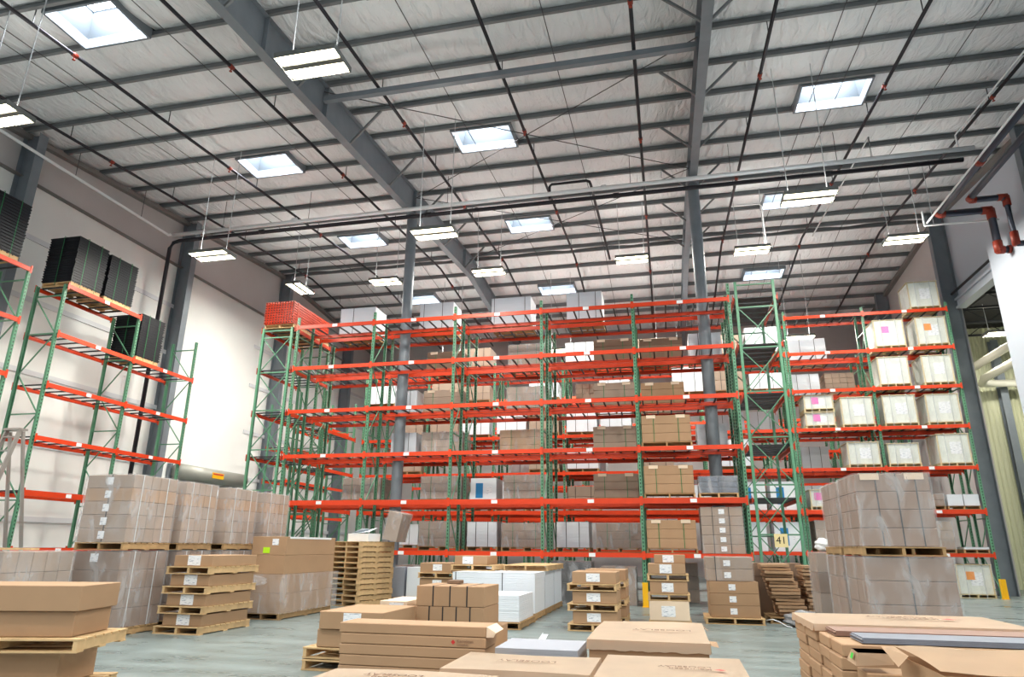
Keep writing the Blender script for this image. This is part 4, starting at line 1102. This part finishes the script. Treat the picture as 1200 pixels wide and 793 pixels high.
# wrapped tubes with a white bag on top behind
x0 = 2.92
load(x0,14.6,0,.5,.7,1.45,'dark wrapped column behind the big double load',m=['kraft_dark','kraft_grey'],rows=4,film='f')
lump('plastic_bag', 'white crumpled plastic bag topping the dark wrapped column', 'plastic bag', x0, 14.6, 1.485, .17, .17, .13, 'bag', 8)

# ------------------------------------------------------------------ boxes close to the open end
# two boxes on a pallet, labelled
fpallet(-4.62,-3.5,8.45,9.7,.14,'upper pallet under the two labelled boxes beside the long flat boxes','wood')
fpallet(-4.62,-3.5,8.45,9.7,0,'floor pallet under the two labelled boxes beside the long flat boxes','wood')
box_thing(-4.02,9.0,.275,.86,1.05,.21,'lower brown box of the labelled pair beside the long flat boxes','kraft',tape=False)
box_thing(-3.98,9.0,.49,.86,1.15,.21,'upper brown box with large white label beside the long flat boxes','kraft',lab=(.02,.1,.24,.19),tape=False)
box_thing(-4.02,10.35,0,.42,.9,.73,'tall brown box with white label behind the long flat boxes','kraft_light',lab=(.05,.62,.22,.17),tape=False)

# strapped cartons on a big pallet
fpallet(-3.7,-1.95,9.72,10.95,0,'broad light pallet under the strapped cartons','wood')
box_thing(-3.02,10.2,PH+.002,1.12,.86,.28,'lowest carton under the two strapped cartons','kraft',tape=False)
for k in range(2):
    box_thing(-3.08,10.1,PH+.285+k*.275,1.0,.86,.272,'%s black strapped carton on the broad pallet' % ['lower','upper'][k],'kraft',straps=3 if k else 4,tape=False)
box_thing(-3.2,10.3,PH+.837,.2,.2,.05,'little brown box on top of the upper strapped carton','kraft_dark',tape=False)

# brand lettering helper: symbol and two lines, read from the far side
def logo_front(parent, x, y, z, s):
    MB().quad([(-.5*s,0,0),(0,0,-.5*s),(.5*s,0,0),(0,0,.5*s)]).build('emblem', M['red'], parent, (x,y,z))
    text('lettering', 'Karndean', s*.95, M['ink_brown'], parent, (x+s*.8, y, z+s*.22), (PI/2,0,0), 'LEFT')
    text('lettering', 'LooseLay', s*.7, M['ink_brown'], parent, (x+s*.8, y, z-s*.45), (PI/2,0,0), 'LEFT')
def logo_top(parent, x, y, z, s, small=True, emblem=True):
    """lettering on a lid, its foot away from the open end"""
    if emblem:
        MB().quad([(-.55*s,0,0),(0,-.4*s,0),(.55*s,0,0),(0,.4*s,0)]).build('emblem', M['red'], parent, (x+2.9*s,y-.45*s,z))
        text('lettering', 'Karndean', s, M['ink_brown'], parent, (x+2.2*s,y-.45*s,z), (0,0,PI), 'LEFT')
    text('lettering', 'LOOSELAY', s*1.0, M['ink_brown'], parent, (x+(2.2*s if emblem else 2.4*s),y+.7*s,z), (0,0,PI), 'LEFT')

# long flat boxes
for k in range(3): fpallet(-2.86,-1.44,5.66,6.5,k*.156,'%s pallet under the long flat boxes' % ORD[k],'wood',.154)
for k in range(5):
    hh = .081; z = .468+k*.0825
    t = box_thing(-2.135+.006*(k % 2),5.85,z,1.27 if k < 4 else 1.29,.34,hh,['lowest of the five long flat boxes','second lowest of the five long flat boxes','middle one of the five long flat boxes','long flat box with small red emblem, one below the top','topmost long flat box with torn end flap'][k],'kraft',tape=False)
    if k == 3: logo_front(t, .36,-.1725,.041,.038)
    if k == 4:
        MB().quad([(.645,-.17,.08),(.72,-.15,.035),(.72,.11,.04),(.645,.17,.08)]).quad([(.645,-.17,.0),(.647,-.17,.08),(.72,-.15,.035),(.70,-.15,.0)]).build('torn_flap', M['kraft_light'], t)

# open cartons with lids ------------------------------------------------------
def lid_mesh(w, d, h, seed, wav=.008, lip=.05, peak=0.):
    """thin board lid: a gently warped top with hanging sides"""
    rr = random.Random(seed); nx, ny = 22, 12; t_ = .005
    bm = bmesh.new(); o1, o2 = rr.uniform(0,6), rr.uniform(0,6)
    def zz(u, v): return h+wav*math.sin(3*u+o1)*math.sin(2.2*v+o2)+peak*math.exp(-((u+w*.38)/.07)**2)*max(0, -v/d*2)
    g = [[bm.verts.new((-w/2+w*i/nx, -d/2+d*j/ny, zz(-w/2+w*i/nx, -d/2+d*j/ny))) for i in range(nx+1)] for j in range(ny+1)]
    for j in range(ny):
        for i in range(nx): bm.faces.new((g[j][i],g[j][i+1],g[j+1][i+1],g[j+1][i]))
    def skirt(vs, dx, dy):
        prev = None
        for v in vs:
            q = bm.verts.new((v.co.x+dx, v.co.y+dy, v.co.z-lip+rr.uniform(-.006,.006)))
            if prev: bm.faces.new((prev[0], prev[1], q, v))
            prev = (v, q)
    skirt(g[0], 0, -.006); skirt([g[j][0] for j in range(ny,-1,-1)], -.006, 0); skirt([g[j][nx] for j in range(ny+1)], .006, 0); skirt(g[ny][::-1], 0, .006)
    bmesh.ops.solidify(bm, geom=bm.faces[:], thickness=t_)
    bmesh.ops.recalc_face_normals(bm, faces=bm.faces[:])
    me = bpy.data.meshes.new('lid'); bm.to_mesh(me); bm.free(); me.materials.append(M['kraft_light']); return me
def lidded(x, y, z, w, d, h, label, seed, rz=0., flaps=True, logo=None, peak=0., lip=.05, wav=.008):
    t = thing('lidded_carton', label, 'box', (x,y,z+.001), rz)
    b = MB(); e = .006
    b.box(-w/2,w/2,-d/2,d/2,0,.006).box(-w/2,w/2,-d/2,-d/2+e,.006,h-.012).box(-w/2,w/2,d/2-e,d/2,.006,h-.012).box(-w/2,-w/2+e,-d/2+e,d/2-e,.006,h-.012).box(w/2-e,w/2,-d/2+e,d/2-e,.006,h-.012)
    b.build('carton', M['kraft'], t)
    put('lid', lid_mesh(w+.03, d+.03, h+.008, seed, wav, lip, peak), t)
    if flaps:
        MB().quad([(w/2+.015,-d/2,h-.01),(w/2+.09,-d/2+.03,h-.03),(w/2+.08,-d/2+.2,h+.0),(w/2+.015,-d/2+.22,h)]).quad([(w/2+.015,d/2-.25,h),(w/2+.07,d/2-.22,h-.05),(w/2+.075,d/2-.05,h-.06),(w/2+.015,d/2,h)]).build('side_flap', M['kraft'], t)
    if logo: logo_top(t, logo[0], logo[1], h+.02, logo[2], emblem=logo[3] if len(logo) > 3 else True)
    return t
# far one of the middle group
for k in range(3): fpallet(-.82,.33,6.66,8.36,k*PH,'%s pallet under the far lidded carton' % ORD[k],'wood')
lidded(-.25,7.5,.392,1.06,1.66,.3,'lidded carton farther off with ragged flaps in the middle of the aisle',1,logo=(.12,-.1,.12,False),lip=.085,wav=.014)
for k in range(3): fpallet(-.5,.45,4.75,5.78,k*PH,'%s pallet under the lidded carton with red emblem' % ORD[k],'wood')
lidded(-.035,5.26,.392,.96,1.06,.3,'lidded carton with red emblem and upside down lettering near the open end',2,logo=(.1,-.03,.075),flaps=False)
for k in range(3): fpallet(-1.57,-.58,4.86,5.58,k*PH,'%s pallet under the faintly lettered lidded carton' % ORD[k],'wood')
lidded(-1.08,5.22,.392,1.0,.74,.3,'lidded carton with faint lettering in front of the long flat boxes',3,logo=(.02,-.06,.09,False),flaps=False)
for k in range(3): fpallet(-2.2,-1.1,3.65,4.5,k*PH,'%s pallet under the lidded carton at the frame bottom' % ORD[k],'wood')
lidded(-1.66,4.08,.392,1.08,.88,.32,'lidded carton at the frame bottom below the long flat boxes',4,logo=(-.05,.2,.08),flaps=False)
# grey vinyl planks
for k in range(3): fpallet(-1.66,-.86,6.6,7.3,k*PH,'%s pallet under the grey planks' % ORD[k],'wood')
panel_bundle(-1.26,6.95,.395,.78,.72,.21,'flat pile of pale grey planks beyond the faintly lettered lid',straps=(),n=6,m='grey_panel',cover=False)
t = thing('corner_strip', 'white angle strip lying on the floor by the low white sheets', 'strip', (-2.2,12.1,0), math.radians(6))
MB().box(-.05,.05,-.8,.8,0,.008).box(-.05,-.042,-.8,.8,.008,.035).build('angle_strip', M['white_panel'], t)

# pile of narrow long boxes by the crate side
PX0 = 1.0
for k in range(2):
    fpallet(PX0+.03,2.42,5.6,6.5,k*PH,'%s pallet under the narrow boxes with the pale lid' % ORD[k],'wood')
    fpallet(PX0+.03,2.72,4.88,5.56,k*PH,'%s pallet under the narrow boxes with loose planks' % ORD[k],'wood')
cols = [(6.29,.44,2.4),(5.83,.44,2.4),(5.40,.34,2.75),(5.04,.34,2.75)]
cn = ['first','second','third','fourth']
for ci, (yc, wd_, px1) in enumerate(cols):
    for k in range(9):
        hh = .074; z = 2*PH+.003+k*.0755; rr = random.Random(ci*20+k)
        t = box_thing((PX0+px1)/2+rr.uniform(-.014,.014), yc, z, px1-PX0, wd_-.02, hh, 'narrow long box, %s row from the far side, %s layer' % (cn[ci], (ORD+['eighth','ninth'])[k]), 'kraft', tape=False)
zt_ = 2*PH+.005+9*.0755
t = thing('box_lid', 'long pale lid with red emblem on the narrow boxes pile', 'lid', (1.7,6.06,zt_+.001))
put('lid', lid_mesh(1.44,.93,.03,5,.004,.05), t, (0,0,.014)); logo_top(t, .02, -.0, .062, .1)
for k, (x, y, w, d, m) in enumerate(((1.9,5.42,1.7,.3,'vinyl_brown'),(1.93,5.06,1.6,.3,'vinyl'))):
    t = thing('vinyl_planks', ['brownish','blue grey'][k]+' vinyl planks lying loose on the narrow boxes', 'planks', (x,y,zt_+.002))
    p = MB()
    for q in range(4): p.box(-w/2+.01*(q % 2),w/2-.02*(q % 3),-d/2,d/2,q*.008,q*.008+.007)
    p.build('plank', M[m], t)
# open carton in front with peaked flap and green sticker
for k in range(3): fpallet(1.1,2.3,3.72,4.62,k*PH,'%s pallet under the open carton with peaked flap' % ORD[k],'wood')
box_thing(1.75,4.15,3*PH+.002,1.14,.76,.29,'plain carton under the open carton with peaked flap','kraft')
def board(pts, th=.006):
    bm = bmesh.new(); vs = [bm.verts.new(q) for q in pts]
    f = bm.faces.new(vs); bmesh.ops.solidify(bm, geom=[f], thickness=th); bmesh.ops.recalc_face_normals(bm, faces=bm.faces[:])
    me = bpy.data.meshes.new('board'); bm.to_mesh(me); bm.free(); me.materials.append(M['kraft_mid']); return me
t = thing('open_carton', 'open carton with peaked top flap near the crate side', 'box', (1.75,4.1,3*PH+.296))
b_ = MB(); w, d, h, e = 1.1, .66, .26, .006
b_.box(-w/2,w/2,-d/2,d/2,0,e).box(-w/2,w/2,-d/2,-d/2+e,e,h).box(-w/2,w/2,d/2-e,d/2,e,h).box(-w/2,-w/2+e,-d/2+e,d/2-e,e,h).box(w/2-e,w/2,-d/2+e,d/2-e,e,h)
b_.build('carton', M['kraft'], t)
O = Vector((1.75,4.1,3*PH+.296))
def loc(*q): return tuple(Vector(q)-O)
bmf = bmesh.new(); gr = []
for j in range(9):
    v = j/8
    gr.append([bmf.verts.new(loc(1.16+.03*v+1.12*u/14, 4.36-.58*v, 1.0-.04*v*v+.006*math.sin(u*.9+2*v))) for u in range(15)])
for j in range(8):
    for u in range(14): bmf.faces.new((gr[j+1][u],gr[j+1][u+1],gr[j][u+1],gr[j][u]))
bmesh.ops.solidify(bmf, geom=bmf.faces[:], thickness=.006); bmesh.ops.recalc_face_normals(bmf, faces=bmf.faces[:])
me = bpy.data.meshes.new('top_flap'); bmf.to_mesh(me); bmf.free(); me.materials.append(M['kraft_mid']); put('top_flap', me, t)
put('peak_flap', board([loc(1.107,4.40,.99),loc(1.16,4.36,1.0),loc(1.155,4.1,.985),loc(1.10,4.1,.93)]), t)
t = thing('carton_lid', 'small pale lid with bright green sticker overhanging the narrow boxes', 'lid', (1.09,4.53,.86))
O = Vector((1.09,4.53,.86))
box_thing(1.5,4.66,3*PH+.002,.9,.22,.44,'narrow carton carrying the small lid with green sticker','kraft',tape=False)
put('lid', board([loc(1.03,4.75,.935),loc(1.2,4.76,.935),loc(1.2,4.56,.935),loc(1.02,4.56,.935)]), t)
put('lid_side', board([loc(1.03,4.75,.935),loc(1.02,4.56,.935),loc(1.0,4.55,.865),loc(.99,4.72,.875)]), t)
put('lid_front', board([loc(1.02,4.56,.935),loc(1.2,4.56,.935),loc(1.2,4.545,.88),loc(1.0,4.55,.865)]), t)
MB().quad([loc(1.002,4.66,.895),loc(1.002,4.61,.895),loc(1.013,4.61,.925),loc(1.013,4.66,.925)]).build('sticker', M['sticker_bright'], t, (-.006,0,.0))

# ------------------------------------------------------------------ camera
f_px, yaw, pitch, roll = 783.775, math.radians(-12.885), math.radians(17.305), math.radians(.4976)
fwd0 = Vector((math.sin(yaw), math.cos(yaw), 0)); r0 = Vector((math.cos(yaw), -math.sin(yaw), 0)); u0 = Vector((0,0,1))
fwd = fwd0*math.cos(pitch)+u0*math.sin(pitch); up = u0*math.cos(pitch)-fwd0*math.sin(pitch)
right = r0*math.cos(roll)+up*math.sin(roll); up2 = up*math.cos(roll)-r0*math.sin(roll)
cam = bpy.data.cameras.new('camera'); co = bpy.data.objects.new('camera', cam); COL.objects.link(co)
cam.sensor_width = 36; cam.lens = f_px/1200*36; cam.clip_end = 200; cam.clip_start = .05
co.matrix_world = Matrix(((right.x,up2.x,-fwd.x,0),(right.y,up2.y,-fwd.y,0),(right.z,up2.z,-fwd.z,1.5),(0,0,0,1)))
S.camera = co

# ------------------------------------------------------------------ daylight and view
SKY = .58
wd = bpy.data.worlds.new('daylight'); S.world = wd; wd.use_nodes = True
nt = wd.node_tree; bg = nt.nodes['Background']; bg.inputs['Color'].default_value = (.95,.98,1,1)
tc = nt.nodes.new('ShaderNodeTexCoord'); sp = nt.nodes.new('ShaderNodeSeparateXYZ'); mr = nt.nodes.new('ShaderNodeMapRange')
nt.links.new(tc.outputs['Generated'], sp.inputs[0]); nt.links.new(sp.outputs[2], mr.inputs[0])
mr.inputs[1].default_value = 0; mr.inputs[2].default_value = 1; mr.inputs[3].default_value = SKY*.5; mr.inputs[4].default_value = SKY*1.5
nt.links.new(mr.outputs[0], bg.inputs['Strength'])          # overcast sky, brighter towards the zenith
S.view_settings.view_transform = 'Standard'; S.view_settings.look = 'None'; S.view_settings.gamma = 1; S.view_settings.use_curve_mapping = False
S.view_settings.exposure = 1.1
S.cycles.use_denoising = True; S.cycles.max_bounces = 8; S.cycles.diffuse_bounces = 5; S.cycles.transparent_max_bounces = 24
S.cycles.sample_clamp_indirect = 6; S.cycles.caustics_reflective = False; S.cycles.caustics_refractive = False
